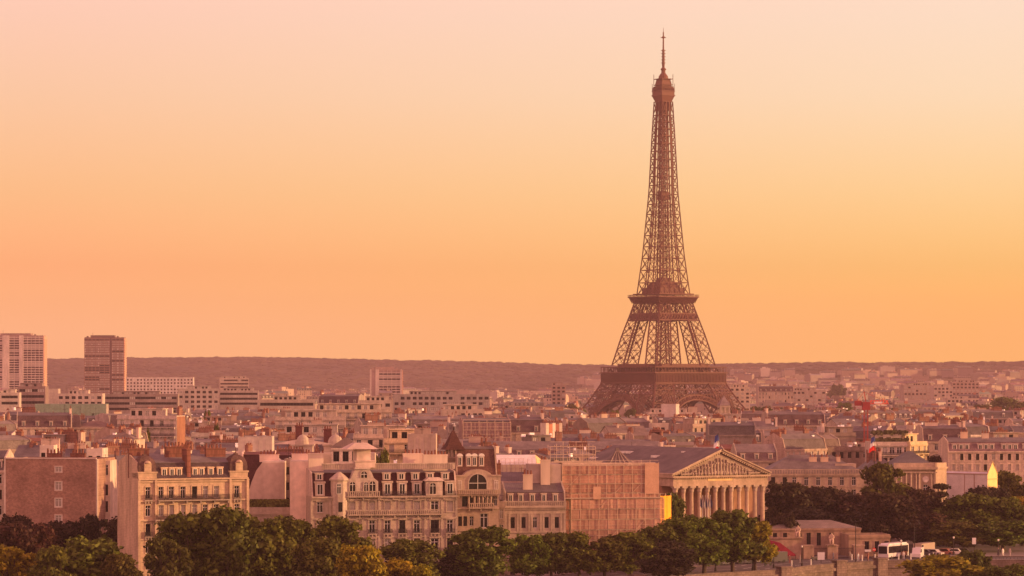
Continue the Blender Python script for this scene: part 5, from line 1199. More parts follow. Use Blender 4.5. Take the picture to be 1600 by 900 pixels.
tower_block('residential_tower', 'tall pale residential tower block with vertical white bands at the left edge', -12, 67, 3600, 524, [(0, .20, 'balc'), (.20, .33, 'blank'), (.33, .53, 'balc'), (.53, .61, 'blank'), (.61, 1, 'balc')], 30, ((.58, .48, .43), (.26, .18, .17), (.3, .2, .18)), 34)
tower_block('residential_tower', 'tall dark brown residential tower block standing alone before the hills', 132, 193, 3700, 527, [(0, .38, 'balc'), (.38, .64, 'balc'), (.64, .70, 'void'), (.70, 1, 'balc')], 26, ((.26, .15, .12), (.10, .06, .06), (.15, .09, .08)), 32, ('curtain', 'shutter', 'dark', 'curtain'))
o = tower_block('office_tower', 'flat pale slab tower with white frame before the wooded hill', 578, 628, 3400, 577, [(0, .05, 'blank'), (.05, .17, 'void'), (.17, .28, 'blank'), (.28, .95, 'balc'), (.95, 1, 'blank')], 18, ((.52, .42, .38), (.34, .24, .22), (.36, .25, .22)), 14)
FOOT += [(-580, 3615, 60), (-500, 3715, 50), (-145, 3410, 40)]
# striped chimney wall, two brick chimneys, white domes, golden-lit flues
D = 950; o = thing('chimney_wall', 'tall chimney wall with white, brick and grey vertical stripes catching the sun', 'chimney', ((853 - 800) * D / F, D, 0), R(35)); z0, z1 = zof(703, D), zof(661, D)
for k, (c) in enumerate(((.66, .55, .45), (.5, .2, .12), (.66, .55, .47), (.36, .14, .1), (.5, .4, .34))):
    mb = MB(); mb.box(k * 1.3, k * 1.3 + 1.2, 0, 3, z0 - 8, z1 - .3 * (k % 2)); pn = mb.build('flue', 'plaster', o, c); mb = MB(); [pot(mb, k * 1.3 + .6, y, z1 - .3 * (k % 2), 0, .9, .22) for y in (.5, 1.5, 2.5)]; mb.build('chimney_pot', 'terracotta', pn)
FOOT.append((12, 952, 8)); cover(853, 878, 663)
for px_, lab in ((468, 'left of two broad dark red brick chimneys above the terraces'), (512, 'right of two broad dark red brick chimneys above the terraces')):
    D = 735; o = thing('brick_chimney', lab, 'chimney', ((px_ - 800) * D / F, D, 20), 0); mb = MB(); z = zof(667 if px_ < 500 else 672, D) - 20; mb.box(-.95, .95, -.6, .6, 0, z); mb.box(-1.1, 1.1, -.75, .75, z, z + .3); mb.build('stack', 'brickwork', o, (.13, .04, .038)); mb = MB(); [pot(mb, x, 0, z + .3, 0) for x in (-.6, 0, .6)]; mb.build('pot_row', 'terracotta', o)
for px_, D, r, lab in ((473, 668, 1.5, 'small white dome with finial on the terrace roof, left of its twin'), (524, 672, 1.7, 'small white dome beside the long zinc roof, right of its twin')):
    zb = zof(692, D); o = thing('rooftop_dome', lab, 'dome', ((px_ - 800) * D / F, D, 0), 0); mb = MB(); mb.box(-r - .8, r + .8, -r, r, 0, zb - .6); mb.box(-r - 1.1, r + 1.1, -r - .3, r + .3, zb - .6, zb - .3); mb.build('drum', 'plaster', o, (.46, .37, .31)); mb = MB(); mb.lathe([(r, zb - .3), (r * .95, zb + .5), (r * .75, zb + 1.2), (r * .4, zb + 1.7), (.12, zb + 1.9), (.1, zb + (3.6 if px_ < 500 else 2.2))], 0, 0, 14); mb.build('dome_shell', 'plaster', o, (.46, .37, .31))
    mb = MB(); mb.face([(-7, -.5, zb - .3), (7, -.5, zb - .3), (0, -.5, zb + 1.0)]) if px_ < 500 else None; (mb.box(-9, 9, -3, 2, 0, zb - 2.2)); mb.build('attic_wall', 'plaster', o, (.56, .45, .38)); FOOT.append(((px_ - 800) * D / F, D, 6))
building('zinc_roofed_wing', 'low wing with ribbed brown zinc roof beside the small white dome', 518, 562, 652, 2, zof(700, 652), 10, 'hip', (.54, .43, .36), (.30, .21, .17), (1.9, .2), bays=3, nf=1, win=(1.3, 2.2), vis=('dark',), cornice=True)
# blank white walls with slate between, behind the brick gable
for (a, b, D, th, py_, rt, lab) in ((20, 62, 680, -8, 700, 'gable', 'pale gabled shed roof behind the left end of the brick gable'), (62, 84, 650, 0, 702, 'flat', 'beige chimney block with red pots behind the brick gable'), (100, 135, 665, 4, 706, 'gable', 'small white gabled rooftop house behind the brick gable'), (135, 160, 655, 0, 707, 'flat', 'white cube-like rooftop wall with a dark slope'), (185, 232, 690, 16, 715, 'gable', 'long grey zinc gable behind the domed house'), (270, 322, 700, -20, 713, 'gable', 'white gable wall with grey zinc slope above red chimney pots'), (315, 345, 690, 10, 716, 'gable', 'short slate-grey roof between white walls'), (345, 378, 680, -15, 712, 'flat', 'white parapet house beside the right dome'), (232, 330, 800, -24, 706, 'gable', 'broad triangular gabled warehouse roof with pale front')):
    building('courtyard_house', lab, a, b, D, th, zof(py_, D) - (2 if rt == 'gable' else 0), 9, rt, (.60, .50, .43), (.27, .23, .235), (1.6, .8), bays=2, nf=1, win=(.9, 1.1), vis=('dark',), chim=2 if rt == 'gable' else 1, chimbody='brickwork' if a % 2 else 'plaster', chimc=(.55, .42, .34), cornice=False, wallmat='plaster')
# white sheeted roof cover between studio house and scaffold
D = 668; o = thing('roof_cover', 'white sheeted temporary roof with tube scaffold and golden gable tip', 'scaffolding', ((762 - 800) * D / F, D, 0), R(8)); w = solve_w(762, 838, D, R(8)); z0, z1 = zof(726, D), zof(711, D)
mb = MB(); mb.face([(0, 0, z0), (w, 0, z0), (w, 1.8, z1), (0, 1.8, z1)]); mb.face([(0, 3.6, z0), (0, 1.8, z1), (w, 1.8, z1), (w, 3.6, z0)]); mb.build('sheet', 'fabric', o, (.66, .60, .64))
mb = MB(); mb.face([(w + 0.02, 0, z0), (w + 2.6, .9, z0), (w + .02, 1.8, z1)]); mb.face([(w + .02, 3.6, z0), (w + 2.6, .9, z0), (w + .02, 1.8, z1)]); mb.build('gable_tip', 'fabric', o, (.85, .62, .28)); mb = MB()
for k in range(12): x = w * k / 11; mb.bar((x, -.15, z0 - 1.5), (x, -.15, z1 - .8), .07)
for z in (z0 - .6, z0 + .4, z0 + 1.3): mb.bar((0, -.2, z), (w * .75, -.2, z), .07)
mb.build('tube_frame', 'fabric', o, (.5, .38, .3)); mb = MB(); mb.box(0, w, 0, 3.6, 0, z0 - .02); mb.build('base_wall', 'plaster', o, (.42, .32, .27)); FOOT.append((-2, 670, 8)); cover(762, 838, 713)
# red tower crane
D = 960; xc = (1353 - 800) * D / F; K = thing('tower_crane', 'red tower crane with short jib rising above the rooftops', 'crane', (xc, D, 0), R(0)); zt = zof(631, D); mb = MB(); q = [(-.6, -.6), (.6, -.6), (.6, .6), (-.6, .6)]; z = 10.2
while z < zt - 2:
    for k in range(4): a, b = q[k], q[(k + 1) % 4]; mb.bar((*a, z), (*a, z + 1.8), .14); mb.bar((*a, z), (*b, z + 1.8), .07); mb.bar((*a, z + 1.8), (*b, z + 1.8), .07)
    z += 1.8
mb.build('mast', 'fabric', K, (.42, .06, .04)); mb = MB(); mb.box(-1.2, 1.2, -1.2, 1.2, zt - 2, zt + .6); mb.box(-3.6, -1.4, -.8, .8, zt - .6, zt + 1.0); mb.build('slewing_cab', 'fabric', K, (.30, .05, .05))
mb = MB(); x = 1.2
while x < 6.8: mb.bar((x, -.5, zt), (x + 1, -.5, zt), .2); mb.bar((x, .5, zt), (x + 1, .5, zt), .2); mb.bar((x, 0, zt + 1), (x + 1, 0, zt + 1), .2); mb.bar((x, -.5, zt), (x + .5, 0, zt + 1), .14); mb.bar((x + .5, 0, zt + 1), (x + 1, .5, zt), .14); x += 1
j = mb.build('jib', 'fabric', K, (.70, .08, .04)); mb = MB(); mb.box(2.6, 5.2, -.65, .65, zt + .1, zt + .7); mb.build('jib_panel', 'fabric', j, (.75, .7, .66)); mb = MB(); mb.bar((0, 0, zt + .5), (-.6, 0, zt + 4), .25); mb.bar((-.6, 0, zt + 3.8), (6, 0, zt + 1), .1); mb.bar((-.6, 0, zt + 3.8), (-3, 0, zt + 1), .1); mb.build('apex', 'fabric', K, (.42, .06, .04)); mb = MB(); mb.box(-.75, .75, -.8, .8, 0, 10.1); mb.build('mast_base', 'fabric', K, (.7, .66, .62)); FOOT.append((xc, D, 4))
# small domed belfry in front of the right tower leg
D = 1700; o = thing('belfry', 'small stone belfry with twin arches and grey pyramid cap before the tower leg', 'belfry', ((1131 - 800) * D / F, D, 0), R(12)); z0 = zof(646, D); r = 3.0
mb = MB(); mb.box(-r, r, -r, r, 0, z0); mb.box(-r - .3, r + .3, -r - .3, r + .3, z0, z0 + .4); [mb.box(x - .5, x + .5, y - .5, y + .5, z0 + .4, z0 + 3.4) for x in (-2.4, 0, 2.4) for y in (-2.4, 2.4)]; mb.box(-r, r, -r, r, z0 + 3.4, z0 + 4.6); mb.build('belfry_stage', 'ashlar', o, (.5, .38, .32)); mb = MB(); mb.prismz([(-r - .3, -r - .3), (r + .3, -r - .3), (r + .3, r + .3), (-r - .3, r + .3)], z0 + 4.6, z0 + 7.5, 0, .5); mb.prismz([(-1.6, -1.6), (1.6, -1.6), (1.6, 1.6), (-1.6, 1.6)], z0 + 7.5, z0 + 10, 0, .1); mb.build('cap_roof', 'slate', o, (.20, .15, .16)); FOOT.append((120, D, 8))
# ------------------------------------------------------------------ houses of the city, row behind row
rg = random.Random(2024)
WALLS = [((.54, .42, .34), 'cream'), ((.60, .50, .44), 'white'), ((.46, .35, .28), 'beige'), ((.38, .27, .22), 'brown'), ((.50, .36, .29), 'peach'), ((.36, .28, .26), 'grey'), ((.40, .20, .15), 'brick')]
ROOFS = [((.29, .24, .24), 'grey zinc'), ((.22, .18, .19), 'dark slate'), ((.34, .25, .22), 'brown'), ((.38, .31, .29), 'pale zinc'), ((.34, .14, .10), 'red tiled')]
LM = [(80, 'the brick gable'), (300, 'the twin-domed house'), (425, 'the red slate dormers'), (480, 'the blank curved gables'), (600, 'the ornate mansard'), (708, 'the pointed turret'), (750, 'the studio house'), (820, 'the white roof cover'), (865, 'the striped chimney wall'), (950, 'the scaffolded building'), (1036, 'the iron tower'), (1128, 'the portico'), (1190, 'the white framed office'), (1280, 'the long palace wing'), (1353, 'the red crane'), (1430, 'the golden house end'), (1555, 'the golden tent')]
pend = list(SPEC); houses = []
def free(x, y, r):
    for (a, b, c) in FOOT:
        if abs(a - x) < c + r and (a - x) ** 2 + (b - y) ** 2 < (c + r) ** 2: return False
    return True
D = 715.0; nh = 0
while D < 2500 and nh < 292:
    while pend and pend[0][0] < D: cover(*pend[0][1]); pend.pop(0)
    x = -.178 * D - rg.uniform(0, 14); row = []
    while x < .178 * D:
        w = rg.uniform(9, 19) * (1 + (D - 700) / 3000); y = D + rg.uniform(-6, 6) ; th = rg.choice((8, 16, 22, 4, -8, -28, 42, 50, 0)); dep = rg.uniform(9, 13)
        wall = rg.choice(WALLS[:6] if rg.random() < .93 else WALLS); rt = rg.choices(['mansard', 'gable', 'flat', 'hip'], [5, 2.2, 2.6, 1.4])[0]; rc = rg.choice(ROOFS[:4] if rg.random() < .92 else ROOFS)
        c, s = math.cos(R(th)), math.sin(R(th)); wp = w * c + dep * abs(s); ze = rg.gauss(18.5, 2.8) - (2.5 if D < 800 else 0); ze = max(13, min(25, ze)); rh = {'mansard': (rg.uniform(2.4, 3.4), rg.uniform(.8, 1.8)), 'gable': (rg.uniform(1, 2), 1), 'hip': (rg.uniform(1, 2), .6), 'flat': (rg.choice((0, 2.5, 2.5)), 0)}[rt]
        xs = x + max(0, dep * s); qq = pxof(x + wp / 2, y); cap = zof(648 if 900 < qq < 1160 else 637, D) - sum(rh) - 1.2; ze = min(ze, cap); top = ze + sum(rh) + (0 if rt != 'flat' else .8); p0, p1 = pxof(x, y), pxof(x + wp, y); mx, my = x + wp / 2, y + (w * s + dep * c) / 2
        if (qq > 1190 and D < 905) or (qq > 860 and D < 765): x += 8; continue
        if free(mx, my, max(w, dep) * .36):
            vis_, cnt = cover(p0, p1, pyof(top, D), False)
            if vis_ > 1.6 and cnt > 5 and p1 > 2 and p0 < 1598: row.append((xs, y, w, th, dep, wall, rt, rc, ze, rh, top, p0, p1, vis_))
        x += wp + rg.uniform(.2, 1.5)
    for (xs, y, w, th, dep, wall, rt, rc, ze, rh, top, p0, p1, vis_) in row:
        if nh >= 292: break
        vm = vis_ * D / F - (top - ze); nf = max(0, min(5, math.ceil(vm / 3.1))); nch = rg.choice((1, 2, 2, 3, 4)); nd = 0 if rt != 'mansard' else rg.choice((0, 2, 3, 4, 5))
        wv = rg.uniform(.5, .98); nd = min(nd, int(w / 2.6)); blank = rg.random() < .22
        if blank: nf = 0; nd = 0
        kind = {'mansard': 'mansard_house', 'gable': 'gabled_house', 'flat': 'flat_roofed_block', 'hip': 'hipped_house'}[rt]
        o = building(kind, 'x', 0, 0, y, th, ze, dep, rt, tuple(q * wv for q in wall[0]), rc[0], rh, bays=max(2, int(w / rg.uniform(2.5, 3.4))) if nf else [.8], nf=nf, win=(rg.uniform(.95, 1.3), rg.uniform(1.6, 2.1)), dorm=nd, dkind=rg.choice(('flat', 'gable', 'round')), chim=nch, chimc=rg.choice(((.60, .48, .39), (.5, .38, .3), (.42, .3, .24))), chimbody=rg.choice(('plaster', 'plaster', 'brickwork')), wallmat=rg.choice(('masonry', 'plaster')), w=w, x0=xs, reg=False, skyl=rg.choice((0, 1, 2, 3)), clutter=rg.random() < .35, vis=rg.choice((('dark',), ('dark', 'cross'), ('cross', 'curtain'), ('shutter', 'dark'))))
        FOOT.append((xs + (w * math.cos(R(th)) - dep * math.sin(R(th))) / 2, y + (w * math.sin(R(th)) + dep * math.cos(R(th))) / 2, max(w, dep) * .38)); nh += 1
        q = (p0 + p1) / 2; q = max(4, min(1596, q)); lm = min(LM, key=lambda t: abs(t[0] - q)); rel = 'left of' if q < lm[0] - 14 else 'right of' if q > lm[0] + 14 else 'in line with'
        far_ = 'just beyond' if D < 830 else 'beyond' if D < 1050 else 'far beyond' if D < 1350 else 'very far beyond'
        extra = 'windowless ' if blank else ''; size = 'wide ' if w > 19 else 'narrow ' if w < 12 else ''
        rd = {'mansard': f'{rc[1]} mansard', 'gable': f'{rc[1]} gable roof', 'flat': 'flat roof', 'hip': f'{rc[1]} hipped roof'}[rt]
        houses.append([o.root, f'{size}{extra}{wall[1]} house, {rd}', f'{far_} and {rel} {lm[1]}', q, D])
    for (xs, y, w, th, dep, wall, rt, rc, ze, rh, top, p0, p1, vis_) in row: cover(p0 + 1, p1 - 1, pyof(top, D))
    D *= 1.019
names = {}
for h in houses: names.setdefault((h[1], h[2]), []).append(h)
ORD = ['first', 'second', 'third', 'fourth', 'fifth', 'sixth', 'seventh', 'eighth']
for (a, b), l_ in names.items():
    b2 = b.replace(' and in line with', '').replace(' and left of', ', left of').replace(' and right of', ', right of')
    l_.sort(key=lambda h: h[3])
    for k, h in enumerate(l_):
        h[0]['label'] = f'{a}, {b2}' + ('' if len(l_) == 1 else f', {ORD[min(7, k)]} from left'); h[0]['label'] = h[0]['label'] if len(h[0]['label'].split()) <= 16 else h[0]['label'].replace('very far beyond', 'far past').replace('just beyond', 'past')
        if len(h[0]['label'].split()) > 16: h[0]['label'] = h[0]['label'].replace('windowless ', 'blank ').replace('narrow ', '').replace('wide ', '')
        h[0]['category'] = 'house'; h[0]['group'] = 'city houses under zinc roofs'
DEND = D
# ---- the distant city, too many to count: one object
for nm_ in ('stuffwall', 'stuffroof'):
    m, n, l, b = nmat(nm_); at = n.new('ShaderNodeAttribute'); at.attribute_name = 'col'; t = n.new('ShaderNodeTexCoord'); ns = n.new('ShaderNodeTexNoise'); ns.inputs['Scale'].default_value = .15; l.new(t.outputs['Object'], ns.inputs['Vector'])
    r = n.new('ShaderNodeMapRange'); r.inputs[3].default_value = .8; r.inputs[4].default_value = 1.2; l.new(ns.outputs['Fac'], r.inputs[0]); x = n.new('ShaderNodeVectorMath'); x.operation = 'SCALE'; l.new(at.outputs['Color'], x.inputs[0]); l.new(r.outputs[0], x.inputs['Scale']); l.new(x.outputs[0], b.inputs['Base Color']); b.inputs['Roughness'].default_value = .85; b.inputs['Specular IOR Level'].default_value = .2
mb = MB(); cnt_ = 0
def far_house(x, y, z, w, dep, h, th, rt, wc, rc, win):
    c, s = math.cos(th), math.sin(th)
    def T(a, b, zz): return (x + a * c - b * s, y + a * s + b * c, z + zz)
    def bx_(x0, x1, y0, y1, z0, z1, m, col, cap=True):
        v = [T(x0, y0, z0), T(x1, y0, z0), T(x1, y1, z0), T(x0, y1, z0), T(x0, y0, z1), T(x1, y0, z1), T(x1, y1, z1), T(x0, y1, z1)]; i = len(mb.v); mb.v += v
        for q in [(0, 1, 5, 4), (1, 2, 6, 5), (3, 0, 4, 7)] + ([(4, 5, 6, 7)] if cap else []): mb.f.append(tuple(i + t for t in q)); mb.m.append(m); mb.c.append(col)
    bx_(0, w, 0, dep, -6, h, 0, wc)
    if rt == 0: bx_(.4, w - .4, .4, dep - .4, h, h + .1, 1, rc); bx_(w * .2, w * .55, dep * .3, dep * .7, h, h + 2.2, 0, tuple(q * 1.05 for q in wc)); bx_(w * .7, w * .78, dep * .4, dep * .6, h, h + 1.8, 0, wc)
    else:
        h1, h2 = (2.6, 1.2) if rt == 1 else (.1, 2.4); a = 1.3 if rt == 1 else .1
        P = [(0, h), (a, h + h1), (dep / 2, h + h1 + h2), (dep - a, h + h1), (dep, h)]
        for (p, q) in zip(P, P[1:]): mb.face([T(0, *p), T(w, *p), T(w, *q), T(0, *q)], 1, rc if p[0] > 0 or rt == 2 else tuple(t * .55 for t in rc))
        mb.face([T(0, *p) for p in P], 0, wc); mb.face([T(w, *p) for p in P[::-1]], 0, wc)
        if rt == 1:
            for k in range(int(w / 3.6)): u = 1.6 + k * 3.6; bx_(u, u + 1.3, .2, 1.6, h + .3, h + 2.0, 0, (.5, .42, .36)); mb.face([T(u + .25, .15, h + .5), T(u + 1.05, .15, h + .5), T(u + 1.05, .15, h + 1.7), T(u + .25, .15, h + 1.7)], 2, (.05, .04, .04))
        for k in range(rg.choice((1, 2, 3, 4))):
            u = rg.uniform(.5, w - 1.5); bx_(u, u + rg.choice((.7, 2.6)), dep * .35, dep * .35 + rg.choice((.7, 3)), h, h + h1 + h2 + rg.uniform(.6, 1.6), 0, rg.choice(((.5, .38, .3), (.36, .17, .12), (.56, .45, .38))))
    if win:
        st = 3.1; n = int(w / win)
        for j in range(min(5, int(h / st))):
            zb = h - 2.7 - j * st
            for k in range(n):
                if rg.random() < .12: continue
                u = (k + .5) * w / n; mb.face([T(u - .6, -.06, zb), T(u + .6, -.06, zb), T(u + .6, -.06, zb + 1.8), T(u - .6, -.06, zb + 1.8)], 2, rg.choice(((.05, .04, .045), (.08, .06, .06), (.30, .25, .22))))
D = DEND; side = 0
while D < 8900:
    while pend and pend[0][0] < D: cover(*pend[0][1]); pend.pop(0)
    x = -.18 * D - rg.uniform(0, 20); step = 1.0 + (.020 if D < 3000 else .013 if D < 5000 else .010); lst = []
    while x < .18 * D:
        a = 800 + x * F / D; w = rg.uniform(9, 24) * (1 + (D - 1300) / 7000); th = R(rg.choice((8, 16, 22, 4, -8, -30, 45, 50, 0))); dep = rg.uniform(10, 14); y = D + rg.uniform(-8, 8); z = terr(x, y)
        dens = 1.0
        if a < 900 and z > 4: dens = (.3 if z < 8 else 0) if a < 700 else .4 if z < 12 else 0
        if z > 0 and y > lerp_tab(RIDGE_D, a) - (1500 if a > 900 else 700): dens = 0
        if a >= 900 and z > 10 and dens > 0: dens = .55 if z < 55 else .26
        if rg.random() < dens and free(x + w / 2, y + 5, w * .4):
            h = max(8, rg.gauss(18, 3.2)) if z < 6 else rg.uniform(8, 20); 
            if rg.random() < .03 and 1900 < D < 4200 and not 890 < a < 1170: h += rg.uniform(6, 14)
            if 890 < a < 1170 and D < 2700: h = min(h, 10)
            wp = w * math.cos(th) + dep * abs(math.sin(th)); wc = rg.choice(WALLS[:6])[0]; wv = rg.uniform(.5, .98); wc = tuple(q * wv for q in wc); rc = tuple(q * rg.uniform(.5, .75) for q in rg.choice(ROOFS[:4])[0]); p0, p1 = pxof(x, y), pxof(x + wp, y); pt_ = pyof(z + h + 2.5, y); v, c_ = cover(p0, p1, pt_, False)
            if v > .4 and c_ > 2:
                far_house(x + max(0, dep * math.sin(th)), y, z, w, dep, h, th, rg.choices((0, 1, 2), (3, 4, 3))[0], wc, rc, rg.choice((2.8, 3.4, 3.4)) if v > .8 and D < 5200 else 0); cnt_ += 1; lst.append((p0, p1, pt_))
        x += w * rg.uniform(.85, 1.15) + 1.5 + (D > 3000) * rg.uniform(0, 12)
    for t in lst: cover(*t)
    D *= step
m, n, l, b = nmat('stuffglass'); at = n.new('ShaderNodeAttribute'); at.attribute_name = 'col'; l.new(at.outputs['Color'], b.inputs['Base Color']); b.inputs['Roughness'].default_value = .35
o = mb.build('distant_city', ['stuffwall', 'stuffroof', 'stuffglass']); tag(o, 'hazy mass of small distant city houses reaching from the rooftops to the hills', 'distant houses', kind='stuff')
# ------------------------------------------------------------------ trees
def tree_proto(seed, H=14.0, rad=5.0, nblob=64, leaves=340, leaf=.42, shape='round'):
    r = random.Random(seed); tr = MB(); tr.bar((0, 0, -.3), (r.uniform(-.2, .2), r.uniform(-.2, .2), H * .35), .55, n=7, w2=.42); fork = Vector((0, 0, H * .33)); blobs = []
    for k in range(nblob):
        a = r.uniform(0, 2 * math.pi); zz = r.random(); q = math.sqrt(r.random())
        if shape == 'flat': z = H * r.choice((.55, .68, .8, .92)) ; rr_ = rad * q * (1.1 - .6 * (z / H - .5)); br = rad * r.uniform(.18, .3)
        else: z = H * (.24 + .67 * zz); env = math.sin(math.pi * min(1, max(.08, (z / H - .02) / 1.0))) ** .7; rr_ = rad * .94 * q * env; br = rad * r.uniform(.09, .31)
        c = Vector((rr_ * math.cos(a), rr_ * math.sin(a), z)); blobs.append((c, br))
    for c, br in blobs: tr.bar(fork + Vector((r.uniform(-.2, .2), r.uniform(-.2, .2), r.uniform(-1.5, 1))), c, .2, n=4, w2=.05)
    cr_ = MB()
    for c, br in blobs:
        fl = .28 if shape == 'flat' else .82
        for k in range(int(leaves * (br / (rad * .3)) ** 2)):
            d = Vector((r.gauss(0, 1), r.gauss(0, 1), r.gauss(0, 1) + .25)); d.normalize(); e_ = r.random(); q = br * (r.uniform(.62, 1.1) if e_ < .66 else r.uniform(.2, .7) if e_ < .82 else r.uniform(1.1, 1.6)); p = c + Vector((d.x * q, d.y * q, d.z * q * fl))
            n = (d + Vector((r.gauss(0, .7), r.gauss(0, .7), r.gauss(0, .7)))).normalized(); u = n.cross(Vector((r.gauss(0, 1), r.gauss(0, 1), r.gauss(0, 1)))).normalized(); v = n.cross(u); s = leaf * r.uniform(.6, 1.25)
            cr_.face([p - u * s - v * s * .3, p - u * s * .2 - v * s * .75, p + u * s, p + v * s * .7])
    return tr.mesh('trunk', ['bark']), cr_.mesh('crown', ['foliage'])
TP = [tree_proto(k) for k in (1, 2, 3, 4)] + [tree_proto(9, shape='flat', nblob=20)]
GREEN = (.095, .104, .014); YEL = (.22, .185, .012); DARK = (.040, .030, .016); RED = (.058, .031, .018); OLV = (.082, .080, .014)  # DARK and RED put the shade on garden trees into their leaf colour
TREES = [  # px, py top, D, width px, kind, colour, foot z, label
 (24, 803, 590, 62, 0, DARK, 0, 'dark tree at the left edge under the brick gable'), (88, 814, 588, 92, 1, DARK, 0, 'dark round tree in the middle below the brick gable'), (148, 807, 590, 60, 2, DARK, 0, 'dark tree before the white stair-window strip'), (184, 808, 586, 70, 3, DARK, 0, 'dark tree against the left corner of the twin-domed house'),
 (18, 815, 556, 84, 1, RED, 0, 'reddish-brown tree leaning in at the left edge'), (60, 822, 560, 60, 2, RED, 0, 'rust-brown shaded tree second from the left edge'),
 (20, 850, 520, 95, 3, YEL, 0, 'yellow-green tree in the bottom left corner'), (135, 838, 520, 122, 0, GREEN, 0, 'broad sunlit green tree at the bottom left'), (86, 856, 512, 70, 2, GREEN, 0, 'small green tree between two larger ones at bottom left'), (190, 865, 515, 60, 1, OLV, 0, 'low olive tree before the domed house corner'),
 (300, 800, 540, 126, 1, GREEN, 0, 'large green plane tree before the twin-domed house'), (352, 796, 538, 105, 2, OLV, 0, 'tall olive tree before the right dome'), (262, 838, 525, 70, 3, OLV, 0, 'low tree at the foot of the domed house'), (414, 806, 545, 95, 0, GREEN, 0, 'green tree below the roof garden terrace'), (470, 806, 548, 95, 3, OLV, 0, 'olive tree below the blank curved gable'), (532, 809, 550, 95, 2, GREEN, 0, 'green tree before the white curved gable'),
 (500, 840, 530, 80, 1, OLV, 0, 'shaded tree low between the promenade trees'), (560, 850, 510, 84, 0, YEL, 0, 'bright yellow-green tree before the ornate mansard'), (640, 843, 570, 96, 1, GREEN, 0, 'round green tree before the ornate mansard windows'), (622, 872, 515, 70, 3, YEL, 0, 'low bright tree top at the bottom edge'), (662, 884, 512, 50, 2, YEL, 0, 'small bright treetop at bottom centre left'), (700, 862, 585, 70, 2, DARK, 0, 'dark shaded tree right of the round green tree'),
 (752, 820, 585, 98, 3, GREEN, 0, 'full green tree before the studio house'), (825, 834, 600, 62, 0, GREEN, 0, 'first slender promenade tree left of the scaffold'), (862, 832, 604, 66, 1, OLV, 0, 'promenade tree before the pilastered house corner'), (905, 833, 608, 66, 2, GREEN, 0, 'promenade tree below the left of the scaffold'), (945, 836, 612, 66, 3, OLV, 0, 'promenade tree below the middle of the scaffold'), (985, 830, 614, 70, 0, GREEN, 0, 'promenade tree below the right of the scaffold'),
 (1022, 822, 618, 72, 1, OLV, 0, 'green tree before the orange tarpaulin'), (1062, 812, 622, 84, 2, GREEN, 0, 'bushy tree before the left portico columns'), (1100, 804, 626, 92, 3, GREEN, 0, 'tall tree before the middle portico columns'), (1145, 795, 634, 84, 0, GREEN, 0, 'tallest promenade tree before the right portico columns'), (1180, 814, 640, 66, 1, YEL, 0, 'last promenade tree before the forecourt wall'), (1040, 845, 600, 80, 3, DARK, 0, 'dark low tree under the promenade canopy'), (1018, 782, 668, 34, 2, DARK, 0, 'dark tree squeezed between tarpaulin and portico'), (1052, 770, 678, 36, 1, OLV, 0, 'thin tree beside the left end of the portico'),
 (1228, 752, 735, 86, 0, DARK, 0, 'dark tree directly right of the portico'), (1290, 760, 738, 100, 1, DARK, 0, 'big dark tree below the long palace wing'), (1342, 768, 736, 84, 3, RED, 0, 'shade-dark reddish tree in the palace garden'), (1385, 727, 748, 84, 2, OLV, 0, 'tallest garden tree before the stepped link wing'), (1388, 770, 716, 92, 1, DARK, 0, 'wide dark green tree above the gatehouse'), (1436, 762, 740, 74, 0, RED, 0, 'tree with reddish shade put into its leaves before the corner pavilion'), (1452, 800, 722, 70, 3, RED, 0, 'low dark red tree behind the traffic'), (1330, 800, 722, 90, 2, DARK, 0, 'deep shaded tree behind the low pavilion'), (1260, 792, 722, 90, 3, DARK, 0, 'deep shaded tree behind the pavilion roof'),
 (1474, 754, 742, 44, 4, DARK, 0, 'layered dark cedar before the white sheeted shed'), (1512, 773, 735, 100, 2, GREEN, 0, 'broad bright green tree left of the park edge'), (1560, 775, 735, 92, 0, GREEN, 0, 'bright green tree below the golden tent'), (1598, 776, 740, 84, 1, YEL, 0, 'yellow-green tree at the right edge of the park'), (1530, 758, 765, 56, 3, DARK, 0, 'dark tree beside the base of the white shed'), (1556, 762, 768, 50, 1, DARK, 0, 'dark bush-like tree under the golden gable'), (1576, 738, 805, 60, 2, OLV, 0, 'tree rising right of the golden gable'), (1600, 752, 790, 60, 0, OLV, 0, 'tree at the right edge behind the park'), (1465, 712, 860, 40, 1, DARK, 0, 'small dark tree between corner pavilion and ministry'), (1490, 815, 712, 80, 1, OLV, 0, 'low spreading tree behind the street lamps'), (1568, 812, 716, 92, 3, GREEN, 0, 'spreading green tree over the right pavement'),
 (1470, 868, 628, 118, 1, YEL, -6.2, 'rounded tree rising from the lower quay at bottom right'), (1522, 858, 632, 62, 0, OLV, -6.2, 'smaller tree behind the rounded quay tree'), (1560, 886, 620, 60, 2, OLV, -6.2, 'low treetop at the bottom edge right of the quay tree'), (1598, 880, 622, 60, 3, GREEN, -6.2, 'treetop in the bottom right corner'),
 (1228, 800, 704, 40, 0, DARK, 0, 'dark tree just above the pavilion roof ridge')]
def put_tree(px, pyt, D, wpx, k, col, zb, label, group='trees along the quay and park', jitter=True):
    H = zof(pyt, D) - zb; rad = wpx * D / F / 2; sc_ = (rad / 5.0 * 1.06, rad / 5.0 * 1.06, H / 14.0 / .985)
    t = thing('tree', label, 'tree', ((px - 800) * D / F, D, zb), RNG.uniform(0, 6.28), group); t.scale = sc_
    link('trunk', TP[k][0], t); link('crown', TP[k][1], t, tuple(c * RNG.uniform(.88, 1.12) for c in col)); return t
for t in TREES: put_tree(*t)
